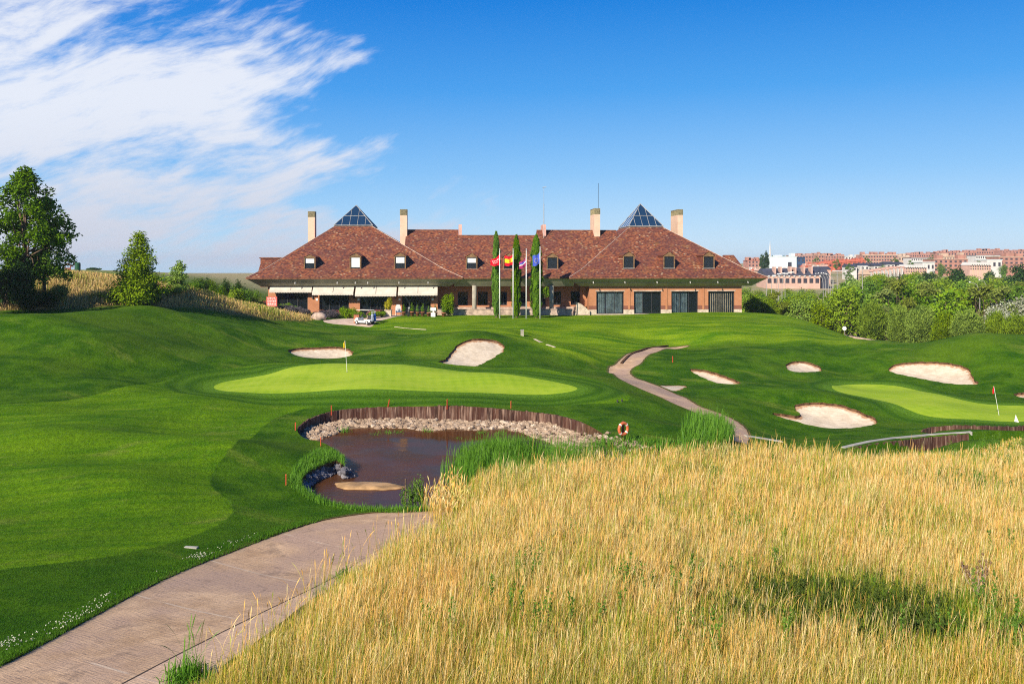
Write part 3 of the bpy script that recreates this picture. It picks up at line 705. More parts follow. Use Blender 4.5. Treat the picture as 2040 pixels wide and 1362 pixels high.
def wing_roof(pl, pr, tl, tr):
    """hipped wing roof: eave corners pl, pr and glass corners tl, tr given by their bearing"""
    m = MB(); ul, ur = U(pl, EVW), U(pr, EVW); a, b = U(tl, VT), U(tr, VT)
    vk = EVW+KV*2.2; f = (rz_(vk, EVW)-EZ)/(ZT-EZ)
    fk = (vk-EVW)/(VT-EVW)
    kl, kr = ul+(a-ul)*fk, ur+(b-ur)*fk; zk = rz_(vk, EVW)
    back = 34.0; vb = VT+8.0
    base = [(ul, EVW, EZ), (ur, EVW, EZ), (ur, back, EZ), (ul, back, EZ)]
    kick = [(kl, vk, zk), (kr, vk, zk), (kr, back-(vk-EVW), zk), (kl, back-(vk-EVW), zk)]
    top = [(a, VT, ZT), (b, VT, ZT), (b, vb, ZT), (a, vb, ZT)]
    m.add(base+kick+top, [(i, (i+1) % 4, 4+(i+1) % 4, 4+i) for i in range(4)]+[(4+i, 4+(i+1) % 4, 8+(i+1) % 4, 8+i) for i in range(4)]+[(8, 9, 10, 11)])
    ro = m.build('roof', 'tiles', club)
    h = MB()                                            # hip tiles, kick line and verge
    for p, q, r_ in ((base[0], kick[0], top[0]), (base[1], kick[1], top[1])):
        h.tube([p, q, r_], .05, 6)
    h.build('hip_flashing', 'terrace_stone', ro)
    k2 = MB(); k2.cyl(kick[0], kick[1], .035, n=5); k2.build('kick_flashing', 'timber', ro)
    s = MB()                                            # raked soffit below the eave
    d = 1.7; zs = EZ-1.22
    s.box(ul+.02, ur-.02, EVW+.02, EVW+.20, EZ-.2, EZ-.02)
    s.build('gutter', 'timber', ro)
    s = MB()
    o = [(ul+.12, EVW+.12, EZ-.2), (ur-.12, EVW+.12, EZ-.2), (ur-.12, back, EZ-.2), (ul+.12, back, EZ-.2)]
    i_ = [(ul+d, EVW+d, zs), (ur-d, EVW+d, zs), (ur-d, back-d, zs), (ul+d, back-d, zs)]
    s.add(o+i_, [(j, 4+j, 4+(j+1) % 4, (j+1) % 4) for j in range(4)]+[(4, 5, 6, 7)])
    s.build('soffit', 'soffit', ro)
    j = MB(); j.box(ul+.8, ur-.8, EVW+.80, EVW+.86, EZ-.79, EZ-.75); j.build('soffit_joint', 'dark_metal', ro)
    # glass pyramid
    g = MB(); cx, cy = (a+b)/2, (VT+vb)/2; hz = ZT+.12
    ex = .12; c4 = [(a-ex, VT-ex, hz), (b+ex, VT-ex, hz), (b+ex, vb+ex, hz), (a-ex, vb+ex, hz)]
    ap = (cx, cy, AP)
    g.add(c4+[ap], [(0, 1, 4), (1, 2, 4), (2, 3, 4), (3, 0, 4), (3, 2, 1, 0)])
    g_ = g.build('skylight', 'skylight_glass', club)
    fr = MB()
    for k in range(4): fr.cyl(c4[k], ap, .055, n=6); fr.cyl(c4[k], c4[(k+1) % 4], .06, n=6)
    for k in range(4):
        p, q = Vector(c4[k]), Vector(c4[(k+1) % 4]); A_ = Vector(ap)
        m1, m2 = p.lerp(A_, .46), q.lerp(A_, .46); fr.cyl(m1, m2, .045, n=6)
        for t in (.2, .4, .6, .8):
            s0 = p.lerp(q, t); mid = p.lerp(q, .5)
            lim = t*2 if t < .5 else (1-t)*2
            e = s0+(A_-mid)*lim*.98; fr.cyl(s0, e, .032, n=6)
    fr.build('glazing_bars', 'zinc', g_)
    cb = MB(); cb.box(a-.05, b+.05, VT-.05, vb+.05, ZT-.1, hz-.02); cb.build('curb', 'zinc', g_)
    return ro
AP = Zp(408, 704, 14.5)
wing_roof(489, 922, 667, 741)
AP = Zp(406, 1276, 15.5)
wing_roof(1134, 1530, 1254, 1320)
# middle roof in three lengths
def ridge(py, px):
    lo, hi = 2.0, 25.0
    for _ in range(40):
        v = (lo+hi)/2
        if rz_(v, EVC) < Zp(py, px, v): lo = v
        else: hi = v
    return v
v1, v2 = ridge(459, 860), ridge(470, 1000)
def mid_roof(pa, pb, v):
    m = MB(); z = rz_(v, EVC); vk = EVC+KV*2.2; zk = rz_(vk, EVC); a0, b0 = U(pa, EVC), U(pb, EVC)
    vs_ = [(a0, EVC, EZ), (b0, EVC, EZ), (b0, vk, zk), (a0, vk, zk), (b0, v, z), (a0, v, z), (b0, v+14, z-7), (a0, v+14, z-7), (b0, v+14, EZ-.3), (a0, v+14, EZ-.3)]
    m.add(vs_, [(0, 1, 2, 3), (3, 2, 4, 5), (5, 4, 6, 7), (7, 6, 8, 9), (1, 8, 6, 4, 2), (0, 3, 5, 7, 9)])
    ro = m.build('roof', 'tiles', club)
    r = MB(); r.cyl((a0, v, z+.03), (b0, v, z+.03), .10, n=6); r.build('ridge_capping', 'timber', ro)
mid_roof(800, 915, v1); mid_roof(1087, 1262, v1)
mid_roof(915, 1087, v2)
m = MB(); a0, b0 = U(905, EVC), U(1145, EVC)
m.add([(a0, EVC+.12, EZ-.2), (b0, EVC+.12, EZ-.2), (b0, EVC+1.2, EZ-1.22), (a0, EVC+1.2, EZ-1.22), (a0, 6, EZ-1.22), (b0, 6, EZ-1.22)], [(0, 3, 2, 1), (3, 4, 5, 2)])
m.build('soffit', 'soffit', club)
m = MB(); m.box(a0, b0, EVC+.02, EVC+.2, EZ-.2, EZ-.02); m.build('gutter', 'timber', club)
for px in (917, 1085):                                  # brick fins where the ridge steps down
    u = U(px, v2); m = MB(); m.hexa([(u-.22, v1-1.5, rz_(v1-1.5, EVC)-.4), (u+.22, v1-1.5, rz_(v1-1.5, EVC)-.4), (u+.22, v1+2, 9), (u-.22, v1+2, 9),
        (u-.22, v1-1.2, Zp(448, px, v1)), (u+.22, v1-1.2, Zp(448, px, v1)), (u+.22, v1+2, Zp(448, px, v1)), (u-.22, v1+2, Zp(448, px, v1))])
    m.build('fire_wall', 'pink_brick', club)
# low tiled roofs showing behind the two ends
m = MB(); a0, b0 = U(521, 17), U(580, 17); z1 = Zp(515, 540, 17); z0 = Zp(545, 540, 14)
m.add([(a0, 13, z0-1), (b0, 13, z0-1), (b0, 16, z1-.9), (a0, 16, z1-.9), (b0, 20, z0-1), (a0, 20, z0-1)], [(0, 1, 2, 3), (3, 2, 4, 5), (0, 3, 5), (1, 4, 2)])
m.box(a0+.05, b0, 16.0, 17.0, z0-2, z1); m.build('rear_roof', 'tiles', club)
m = MB(); m.box(a0-.1, b0, 15.9, 17.1, z1, z1+.16); m.build('rear_capping', 'timber', club)
m = MB(); a0, b0 = U(1440, 20), U(1462, 20); z1 = Zp(508, 1450, 20)
m.add([(a0, 17, z1-2.6), (b0+1, 17, z1-2.6), (b0, 20, z1), (a0, 20, z1), (b0+1, 23, z1-2.6), (a0, 23, z1-2.6)], [(0, 1, 2, 3), (3, 2, 4, 5), (0, 3, 5), (1, 4, 2)])
m.build('rear_roof', 'tiles', club)
# chimneys
def chimney(px0, px1, pt, vf, dep):
    a0, b0 = U(px0, vf), U(px1, vf); zt = Zp(pt, px0, vf)
    m = MB(); m.box(a0, b0, vf, vf+dep, EZ, zt-.86); c = m.build('chimney', 'brick_pale', club)
    l = MB(); l.box(a0+.06, b0-.06, vf+.06, vf+dep-.06, zt-.86, zt-.06); l.box(a0-.02, b0+.02, vf-.02, vf+dep+.02, zt-.06, zt)
    n = 7
    for i in range(n+1):
        x = a0+(b0-a0)*i/n; l.box(x-.03, x+.03, vf, vf+.05, zt-.88, zt-.05)
    for i in range(12):
        y = vf+.2+(dep-.3)*i/11
        for x in (a0, b0-.05): l.box(x, x+.05, y-.03, y+.03, zt-.88, zt-.05)
    l.build('chimney_louvre', 'louvre', c)
chimney(613.5, 627, 421, 15.5, 1.6)
chimney(797, 811, 417, 9.8, 1.8)
chimney(1184, 1195.5, 415, 9.8, 3.8)
chimney(1350, 1360.5, 417, 14.0, 4.2)
# dormers
def window(parent, x0, x1, z0, z1, v, cols=2, rows=1, fw=.07, dep=.14, blind=0, back='curtain_grey', glass='glass', name='window'):
    f = MB()
    f.box(x0, x0+fw, v-dep, v, z0, z1); f.box(x1-fw, x1, v-dep, v, z0, z1); f.box(x0+fw, x1-fw, v-dep, v, z1-fw, z1); f.box(x0+fw, x1-fw, v-dep, v, z0, z0+fw)
    for i in range(1, cols):
        x = x0+(x1-x0)*i/cols; f.box(x-fw*.4, x+fw*.4, v-dep+.02, v-.01, z0+fw, z1-fw)
    for i in range(1, rows):
        z = z0+(z1-z0)*i/rows; f.box(x0+fw, x1-fw, v-dep+.02, v-.01, z-fw*.35, z+fw*.35)
    fo = f.build(name, 'dark_metal', parent)
    g = MB(); g.box(x0+fw, x1-fw, v-.04, v-.015, z0+fw, z1-fw); g.build('pane', glass, fo)
    if blind:
        b = MB(); zz = z1-fw-(z1-z0-2*fw)*blind; b.box(x0+fw+.01, x1-fw-.01, v-.065, v-.045, zz, z1-fw-.01); b.build('blind', 'blind', fo)
    return fo
def dormer(px, py0, py1, pg, ev, blind):
    vk = ev+KV*2.2; v = vk-.05; h = .5*(U(px+9.6, v)-U(px-9.6, v)); x = U(px, v)
    zb = rz_(vk, ev)-.25; z0, z1, zg = Zp(py1, px, v), Zp(py0, px, v), Zp(pg, px, v)
    zs = z1+.10; m = MB(); bk = v+4.2
    m.box(x-h-.10, x-h, v, bk, zb, zs); m.box(x+h, x+h+.10, v, bk, zb, zs)
    m.box(x-h, x+h, v+.18, v+.26, zb, zs)
    d = m.build('dormer', 'tiles', club)
    r = MB(); w_ = h+.22; bz = v+5.2
    for sgn in (-1, 1):
        r.hexa([(x+sgn*w_, v-.12, zs-.02), (x, v-.12, zg), (x, bz, zg), (x+sgn*w_, bz, zs-.02), (x+sgn*w_, v-.12, zs+.08), (x, v-.12, zg+.10), (x, bz, zg+.10), (x+sgn*w_, bz, zs+.08)])
    r.build('dormer_roof', 'tiles', d)
    g = MB(); g.prism([(x-h-.1, z1), (x+h+.1, z1), (x+h+.1, zs), (x, zg-.02), (x-h-.1, zs)], v-.04, v+.1); g.box(x-h-.13, x-h, v-.05, v, z0-.08, z1); g.box(x+h, x+h+.13, v-.05, v, z0-.08, z1)
    g.build('dormer_gable', 'gable_board', d)
    s = MB(); s.box(x-h-.14, x+h+.14, v-.14, v, z0-.14, z0-.06); s.build('sill', 'zinc', d)
    window(d, x-h, x+h, z0-.06, z1, v+.16, 1, 1, .06, .10, blind)
for px, a, b, g, bl in ((617, 512, 538, 507, .40), (708, 510, 536, 504, .85), (797, 509, 536, 503, .5)): dormer(px, a+2, b, g, EVW, bl)
for px, bl in ((939.5, .45), (1014, 0), (1100.5, 0)): dormer(px, 513, 535, 504, EVC, bl)
for px in (1252.5, 1333, 1412): dormer(px, 511, 533, 501, EVW, 0)
# antennas on the roof
a = MB(); u = U(1083.5, v1-2); a.cyl((u, v1-2, 10), (u, v1-2, Zp(408, 1083, v1)), .05, n=6); a.cyl((u, v1-2, Zp(408, 1083, v1)), (u, v1-2, Zp(376, 1083, v1)), .022, n=5)
a.cyl((u-.2, v1-2, Zp(376, 1083, v1)), (u+.35, v1-2, Zp(375, 1083, v1)), .05, n=5)
a.build('antenna', 'zinc', club)
a = MB(); u = U(1192, 13); a.cyl((u, 13, 11), (u, 13, Zp(365, 1192, 13)), .03, n=5); a.build('antenna', 'dark_metal', club)
# right wing walls with four wide glazed bays
def wall(name, mat, x0, x1, z0, z1, v0, v1_, par=None): return MB().box(x0, x1, v0, v1_, z0, z1).build(name, mat, par or club)
ZW = EZ-1.22
bays = [(1188, 1243), (1263, 1317.5), (1337.5, 1391), (1411, 1463.5)]
xs = [U(1174)]+[U(p) for q in bays for p in q]+[U(1477.5)]
zh = Zp(580.5, 1300); WH = MB(); BL = MB(); DK = MB()
for i in range(0, len(xs), 2):
    x0, x1 = xs[i], xs[i+1]
    WH.box(x0, x1, 0, .5, 1.15, ZW+.02); MB().box(x0-.01, x1+.01, -.012, .49, .62, 1.15).build('wall_band', 'brick_dark', club); MB().box(x0-.02, x1+.02, -.03, .48, -.4, .62).build('plinth', 'stone_pale', club)
    xm = (x0+x1)/2
    if 0 < i < len(xs)-2:
        WH.box(xm-.14, xm+.14, -.08, 0, .62, ZW)
for i in range(1, len(xs)-1, 2): WH.box(xs[i]-.002, xs[i+1]+.002, .003, .497, zh+.18, ZW+.01)
WH.box(xs[-1]-.45, xs[-1]-.003, .5, 28, -.4, ZW+.02)
WH.box(xs[0]+.003, xs[0]+.45, .5, 12, -.4, ZW+.02)
for i in range(1, len(xs)-1, 2):
    lt = MB(); lt.box(xs[i]-.12, xs[i+1]+.12, -.03, .48, zh, zh+.18)
    lt.build('lintel', 'terrace_stone', club)
WH.build('wall', 'brick', club)
wall('wall', 'brick', xs[0]-.9, xs[0]-.003, .9, ZW+.01, 2.0, 2.5)
MB().hexa([(xs[0]-2.2, -.4, -.4), (xs[0]-.004, -.4, -.4), (xs[0]-.004, .1, -.4), (xs[0]-2.2, .1, -.4), (xs[0]-1.9, -.4, .55), (xs[0]-.004, -.4, .55), (xs[0]-.004, .1, .55), (xs[0]-1.9, .1, .55)]).prism([(xs[0]-1.85, .55), (xs[0]-.1, .55), (xs[0]-.5, .9), (xs[0]-1.2, 1.45), (xs[0]-1.85, 1.7)], -.35, 0).build('buttress', 'stone_pale', club)
for i, (bk, cols) in enumerate((('curtain_grey', 3), ('inside', 3), ('curtain_grey', 3), ('curtain', 6))):
    x0, x1 = xs[1+2*i], xs[2+2*i]
    w_ = window(club, x0, x1, .05, zh, .40, cols if i < 3 else 1, 1, .10, .12, name='sliding_door')
    c = MB(); n = 26; zt = zh-.12                       # pleated curtain behind the glass
    lo, hi = ((x0+.1, x1-.1) if i in (0, 3) else ((x0+.1, x0+(x1-x0)/3) if i == 1 else (x0+.1, x0+(x1-x0)*.62)))
    for k in range(n):
        a0 = lo+(hi-lo)*k/n; b0 = lo+(hi-lo)*(k+.7)/n; c.box(a0, b0, .385+.012*(k % 2), .40+.03*(k % 2), .16, zt)
    c.build('curtain', bk if bk != 'inside' else 'curtain_grey', w_)
    MB().box(x0+.02, x1-.02, -.1, .5, -.35, .05).build('threshold', 'stone_pale', club)
# recessed middle with a covered terrace
VM = 3.2; x0, x1 = U(868, VM), xs[0]
wins = [(912, 932), (952, 971.5), (996, 1010), (1078, 1087), (1101, 1118), (1137, 1155)]
door = (1036, 1049); ed = sorted(wins+[door]); zt, zb = Zp(581, 1000, VM), Zp(608, 1000, VM)
m = MB(); px_ = x0
for a, b in ed:
    m.box(px_, U(a, VM), VM, VM+.4, .9, ZW+.4); px_ = U(b, VM)
    m.box(U(a, VM)-.003, U(b, VM)+.003, VM+.003, VM+.397, zt, ZW+.39)
    if (a, b) != door: m.box(U(a, VM)-.003, U(b, VM)+.003, VM+.003, VM+.397, .9, zb)
m.box(px_, x1, VM, VM+.4, .9, ZW+.4); m.build('wall', 'brick', club)
wall('wall', 'brick_dark', x0-.4, x0, -.3, ZW+.4, .5, VM+.4)
for a, b in wins: window(club, U(a, VM), U(b, VM), zb, zt, VM+.3, 2, 1, .09, .12)
window(club, U(door[0], VM), U(door[1], VM), .9, zt, VM+.3, 1, 1, .12, .12, name='entrance_door')
MB().box(x0, x1, VM-.7, VM+.4, -.4, .9).build('terrace_floor', 'terrace_stone', club)
MB().box(x0-1.0, x1-2.3, -.9, -.5, -.4, .72).box(x0-1.05, x1-2.28, -.95, -.45, .72, .80).build('terrace_wall', 'terrace_stone', club)
MB().box(x0, x1, -.48, VM-.71, -.4, .06).build('terrace_floor', 'terrace_stone', club)
for px in (945, 1099):
    u = U(px, -.3); MB().lathe([(.30, -.4), (.30, 3.9)], 16, c=(u, -.1, 0)).build('column', 'column_stone', club, True)
# left wing: piers, dark glass fronts and awnings
lb = [(551, 613), (636, 695), (717, 779), (801, 858)]
xl = [U(534)]+[U(p) for q in lb for p in q]+[U(872)]
m = MB(); d2_ = MB()
for i in range(0, len(xl), 2):
    m.box(xl[i], xl[i+1], 0, .5, -.4, ZW+.02)
for i in range(1, len(xl)-1, 2): m.box(xl[i]-.003, xl[i+1]+.003, .003, .497, Zp(583, 700), ZW+.01)
m.box(xl[0]+.003, xl[0]+.4, .5, 28, -.4, ZW+.02); m.box(xl[-1]-.4, xl[-1]-.003, .5, 4, -.4, ZW+.02)
m.build('wall', 'brick', club)
for i in range(4):
    x0, x1 = xl[1+2*i], xl[2+2*i]
    window(club, x0, x1, .05, Zp(583, 700), .42, 3 if i != 3 else 4, 1, .10, .12, name='glass_front')
for i, (a, b, py1, out, dp) in enumerate(((538, 624, 578, .9, .5), (624, 707.5, 583, 1.9, .5), (708.5, 792, 585.5, 2.1, .5), (793, 873, 584, 2.0, .4))):
    m = MB(); z0 = ZW-.02; A0, A1 = U(a, 0)+.08, U(b, 0)-.08; v0 = -.35; f0, f1 = A0-.0, A1+.0
    v1_ = v0-out*.62; z1 = Zp(py1, (a+b)/2, v1_)
    m.hexa([(f0, v1_, z1-.03), (f1, v1_, z1-.03), (A1, v0, z0-.03), (A0, v0, z0-.03), (f0, v1_, z1), (f1, v1_, z1), (A1, v0, z0), (A0, v0, z0)])
    n = 26
    for k in range(n):
        u0 = f0+(f1-f0)*k/n; u1 = f0+(f1-f0)*(k+1)/n
        m.prism([(u0, z1-.03), (u0, z1-.26), (u0*.7+u1*.3, z1-.33), (u0*.3+u1*.7, z1-.33), (u1, z1-.26), (u1, z1-.03)], v1_-.02, v1_)
    aw = m.build('awning', 'awning', club)
    b_ = MB(); b_.box(A0-.05, A1+.05, v0-.02, .02, z0, z0+.12)
    xm = (A0+A1)/2; b_.hexa([(xm-.02, v1_, z1+.012), (xm+.02, v1_, z1+.012), (xm+.02, v0, z0+.012), (xm-.02, v0, z0+.012), (xm-.02, v1_, z1+.03), (xm+.02, v1_, z1+.03), (xm+.02, v0, z0+.03), (xm-.02, v0, z0+.03)])
    b_.build('awning_case', 'dark_metal', aw)
for px in (588, 672, 708, 733, 795, 853, 1182, 1245, 1309, 1375, 1430, 1490):   # spotlights on the soffit
    v = EVW+.45; u = U(px, v); MB().cyl((u, v, EZ-.62), (u, v-.12, EZ-.86), .09, .05, 8).cyl((u, v+.1, EZ-.5), (u, v, EZ-.66), .03, n=5).build('spotlight', 'zinc', club)
for px in (623, 706, 788, 866):
    u = U(px, -.1); MB().lathe([(.07, 0), (.13, .08), (.10, .32), (.03, .42)], 8, c=(u, -.12, 2.2)).build('wall_lamp', 'dark_metal', club)
for px in (631, 714, 796, 862): u = U(px, -.1); MB().box(u-.13, u+.13, -.04, -.004, 1.95, 2.25).build('notice_plate', 'white_paint', club)
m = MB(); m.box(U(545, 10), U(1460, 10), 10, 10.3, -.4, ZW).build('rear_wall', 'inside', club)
# ------------------------------------------------------------------ foliage builders
def leaves(rg, cen, rad, n, L, W, up=.3, shell=.45):
    """n leaf quads scattered through balls cen/rad"""
    w_ = rad.prod(1) if rad.ndim > 1 else rad**2.3
    ci = rg.choice(len(cen), n, p=w_/w_.sum())
    d = rg.normal(size=(n, 3)); d /= np.linalg.norm(d, axis=1)[:, None]
    r = rg.random(n)**shell
    rr = rad[ci] if rad.ndim > 1 else rad[ci][:, None]
    p = cen[ci]+d*rr*r[:, None]
    nrm = d*.6+rg.normal(size=(n, 3))*.6; nrm[:, 2] += up; nrm /= np.linalg.norm(nrm, axis=1)[:, None]
    t = np.cross(nrm, rg.normal(size=(n, 3))); t /= np.linalg.norm(t, axis=1)[:, None]
    b = np.cross(nrm, t); s = (.6+.8*rg.random(n))[:, None]
    q = np.stack([p-t*L*s*.5, p+b*W*s*.5, p+t*L*s*.5, p-b*W*s*.5], 1).reshape(-1, 3)
    return q, np.arange(4*n).reshape(-1, 4), np.repeat(rg.random(n)*.8+.2*rg.random(len(cen))[ci], 4)
def limbs(m, base, tips, r0, split=.45, n=6, rg=None, jit=.3):
    top = Vector(base[1]); b0 = Vector(base[0]); m.cyl(b0, top, r0, r0*.6, 9)
    for t in tips:
        t = Vector(t); s = b0.lerp(top, random.uniform(split, 1)); mid = s.lerp(t, .5)+Vector((random.uniform(-jit, jit), random.uniform(-jit, jit), random.uniform(0, jit)))
        m.tube([s, mid, t], [r0*.42, r0*.26, r0*.08], n)
def make_tree(name, label, cat, h, w_, kind, leafm, n, L, W, seed, trunk=.25, bark='bark', group=None, nc=22):
    rg = np.random.default_rng(seed); random.seed(seed)
    root = empty(name, (0, 0, 0), label, cat, group)
    if kind == 'round':
        c = rg.normal(size=(nc, 3)); c /= np.linalg.norm(c, axis=1)[:, None]; c *= (rg.random(nc)**.4)[:, None]
        cen = c*[w_*.36, w_*.36, h*(1-trunk)*.36]+[0, 0, h*(trunk+(1-trunk)*.5)]; rad = np.column_stack([rg.uniform(.12, .24, nc)*w_]*2+[rg.uniform(.10, .19, nc)*h*(1-trunk)])
    elif kind == 'cone':                                # taller than wide, narrowing upward in steps
        t = rg.random(nc)**.9; a = rg.random(nc)*6.283; rr = (1-t**1.5*.88)*(.2+.8*rg.random(nc))*w_*.42
        cen = np.column_stack([rr*np.cos(a), rr*np.sin(a), h*(trunk+(1-trunk)*(.05+.88*t))]); k = (1-t*.62)
        rad = np.column_stack([k*w_*.19+.02*w_, k*w_*.19+.02*w_, k*h*.07+.03*h])
    elif kind == 'spread':
        t = rg.random(nc); a = rg.random(nc)*6.283; prof = np.sin(np.pi*np.clip(t*.9+.12, 0, 1))**.7
        rr = prof*rg.random(nc)**.5*w_*.44; cen = np.column_stack([rr*np.cos(a), rr*np.sin(a), h*(trunk+(1-trunk)*(.04+.9*t))])
        rad = np.column_stack([rg.uniform(.09, .17, nc)*w_, rg.uniform(.09, .17, nc)*w_, rg.uniform(.045, .085, nc)*h])
    q, f, r = leaves(rg, cen, rad, n, L, W)
    m = MB(); limbs(m, ((0, 0, -.5), (0, 0, h*(trunk+.45*(1-trunk)))), [tuple(x) for x in cen[:min(nc, 16)]], max(.05, h*.018), rg=rg)
    m.build('trunk', bark, root, True)
    np_mesh('crown', q, f, leafm, root, {'rnd': r})
    return root
def needle_tree(name, label, cat, h, w_, leafm, n, seed, trunk=.15, squash=1.0, spike=.5, group=None):
    """dense round pine: upright tufts over an egg-shaped crown"""
    rg = np.random.default_rng(seed); random.seed(seed)
    root = empty(name, (0, 0, 0), label, cat, group); ch = h*(1-trunk)
    nt_ = n//9; d = rg.normal(size=(nt_, 3)); d /= np.linalg.norm(d, axis=1)[:, None]
    lob = 1+.17*np.sin(d[:, 0]*8+seed)*np.cos(d[:, 1]*7+d[:, 2]*6+seed)+.09*rg.normal(size=nt_)
    r = (.45+.55*rg.random(nt_)**.5)*lob
    c = d*r[:, None]*[w_/2, w_/2, ch/2]+[0, 0, h*trunk+ch/2]
    ci = np.repeat(np.arange(nt_), 9); k = len(ci)
    ax = d[ci]*.8+[0, 0, 1.0]+rg.normal(size=(k, 3))*.45; ax /= np.linalg.norm(ax, axis=1)[:, None]
    sd = np.cross(ax, rg.normal(size=(k, 3))); sd /= np.linalg.norm(sd, axis=1)[:, None]
    p = c[ci]+rg.normal(size=(k, 3))*.05*w_; L = spike*(.6+.6*rg.random(k))[:, None]; W = .09*spike+.03
    q = np.stack([p-ax*L*.3, p+sd*W, p+ax*L*.7, p-sd*W], 1).reshape(-1, 3)
    m = MB(); limbs(m, ((0, 0, -.6), (0, 0, h*.6)), [tuple(x) for x in c[:10]], h*.022); m.build('trunk', 'bark', root, True)
    np_mesh('crown', q, np.arange(4*k).reshape(-1, 4), leafm, root, {'rnd': np.repeat(rg.random(nt_)[ci], 4)})
    return root
def bush_mesh(name, label, cat, rx, ry, h, leafm, n, L, W, seed, group=None, nc=12, stem=True):
    rg = np.random.default_rng(seed); root = empty(name, (0, 0, 0), label, cat, group)
    a = rg.random(nc)*6.283; r = rg.random(nc)**.5*.65; cen = np.column_stack([rx*r*np.cos(a), ry*r*np.sin(a), h*rg.uniform(.25, .68, nc)])
    rad = np.column_stack([np.full(nc, rx*.38), np.full(nc, ry*.38), np.full(nc, h*.3)])
    q, f, rr = leaves(rg, cen, rad, n, L, W, .5); q[:, 2] = np.maximum(q[:, 2], -.05)
    np_mesh('foliage', q, f, leafm, root, {'rnd': rr})
    m = MB()
    for x in cen[:8]: m.tube([(0, 0, -.15), (x[0]*.4, x[1]*.4, x[2]*.6), tuple(x)], [.03, .02, .008], 5)
    m.build('stems', 'bark', root)
    return root
def at(px, py=None, Y=None):
    """world point on the land along a bearing, at row py or at distance Y"""
    if Y is None: p = cast(G, px, py); x, y = p
    else: x, y = (px-CX)/F*Y, Y
    return (float(x), float(y), float(G(x, y)))
# ------------------------------------------------------------------ things round the clubhouse
def loc(px, Y, dz=0): x, y, z = at(px, Y=Y); return (x, y, z+dz)
# cypresses
def cypress(px, Y, top, wpx, seed, label):
    b = loc(px, Y); rg = np.random.default_rng(seed)
    h = ZC-(top-HY)/F*Y-b[2]; w_ = wpx/F*Y/2*1.22
    root = empty('cypress_tree', b, label, 'tree', 'cypresses in front of the terrace')
    n = 17000; t = rg.random(n)**.92; prof = np.interp(t, [0, .04, .15, .45, .78, .93, 1], [.35, .62, .92, 1, .84, .50, .08])
    a = rg.random(n)*6.283; lob = .9+.16*np.sin(a*3+t*9+seed)+.16*np.sin(a*5-t*31+seed)+.1*np.sin(t*60+a*2); r = w_*prof*lob*(.45+.6*rg.random(n)**.6)
    p = np.column_stack([r*np.cos(a), r*np.sin(a), h*(.02+.97*t)])
    ax = np.column_stack([np.cos(a)*.25, np.sin(a)*.25, np.ones(n)])+rg.normal(size=(n, 3))*.2; ax /= np.linalg.norm(ax, axis=1)[:, None]
    sd = np.column_stack([-np.sin(a), np.cos(a), np.zeros(n)])+rg.normal(size=(n, 3))*.5; sd /= np.linalg.norm(sd, axis=1)[:, None]
    L = .34*(.6+.7*rg.random(n))[:, None]; q = np.stack([p-ax*L*.4, p+sd*.045, p+ax*L*.6, p-sd*.045], 1).reshape(-1, 3)
    np_mesh('crown', q, np.arange(4*n).reshape(-1, 4), 'leaf_cypress', root, {'rnd': np.repeat(rg.random(n), 4)})
    MB().cyl((0, 0, -.3), (0, 0, h*.9), .16, .02, 8).build('trunk', 'bark', root)
cypress(988.5, 111.6, 461, 13, 1, 'slim dark cypress behind the red flag with white stars')
cypress(1029, 111.6, 468, 15, 2, 'dark cypress between the red and yellow flag and the crimson flag')
cypress(1068.5, 111.6, 467, 19, 3, 'broadest cypress, behind the blue flag')
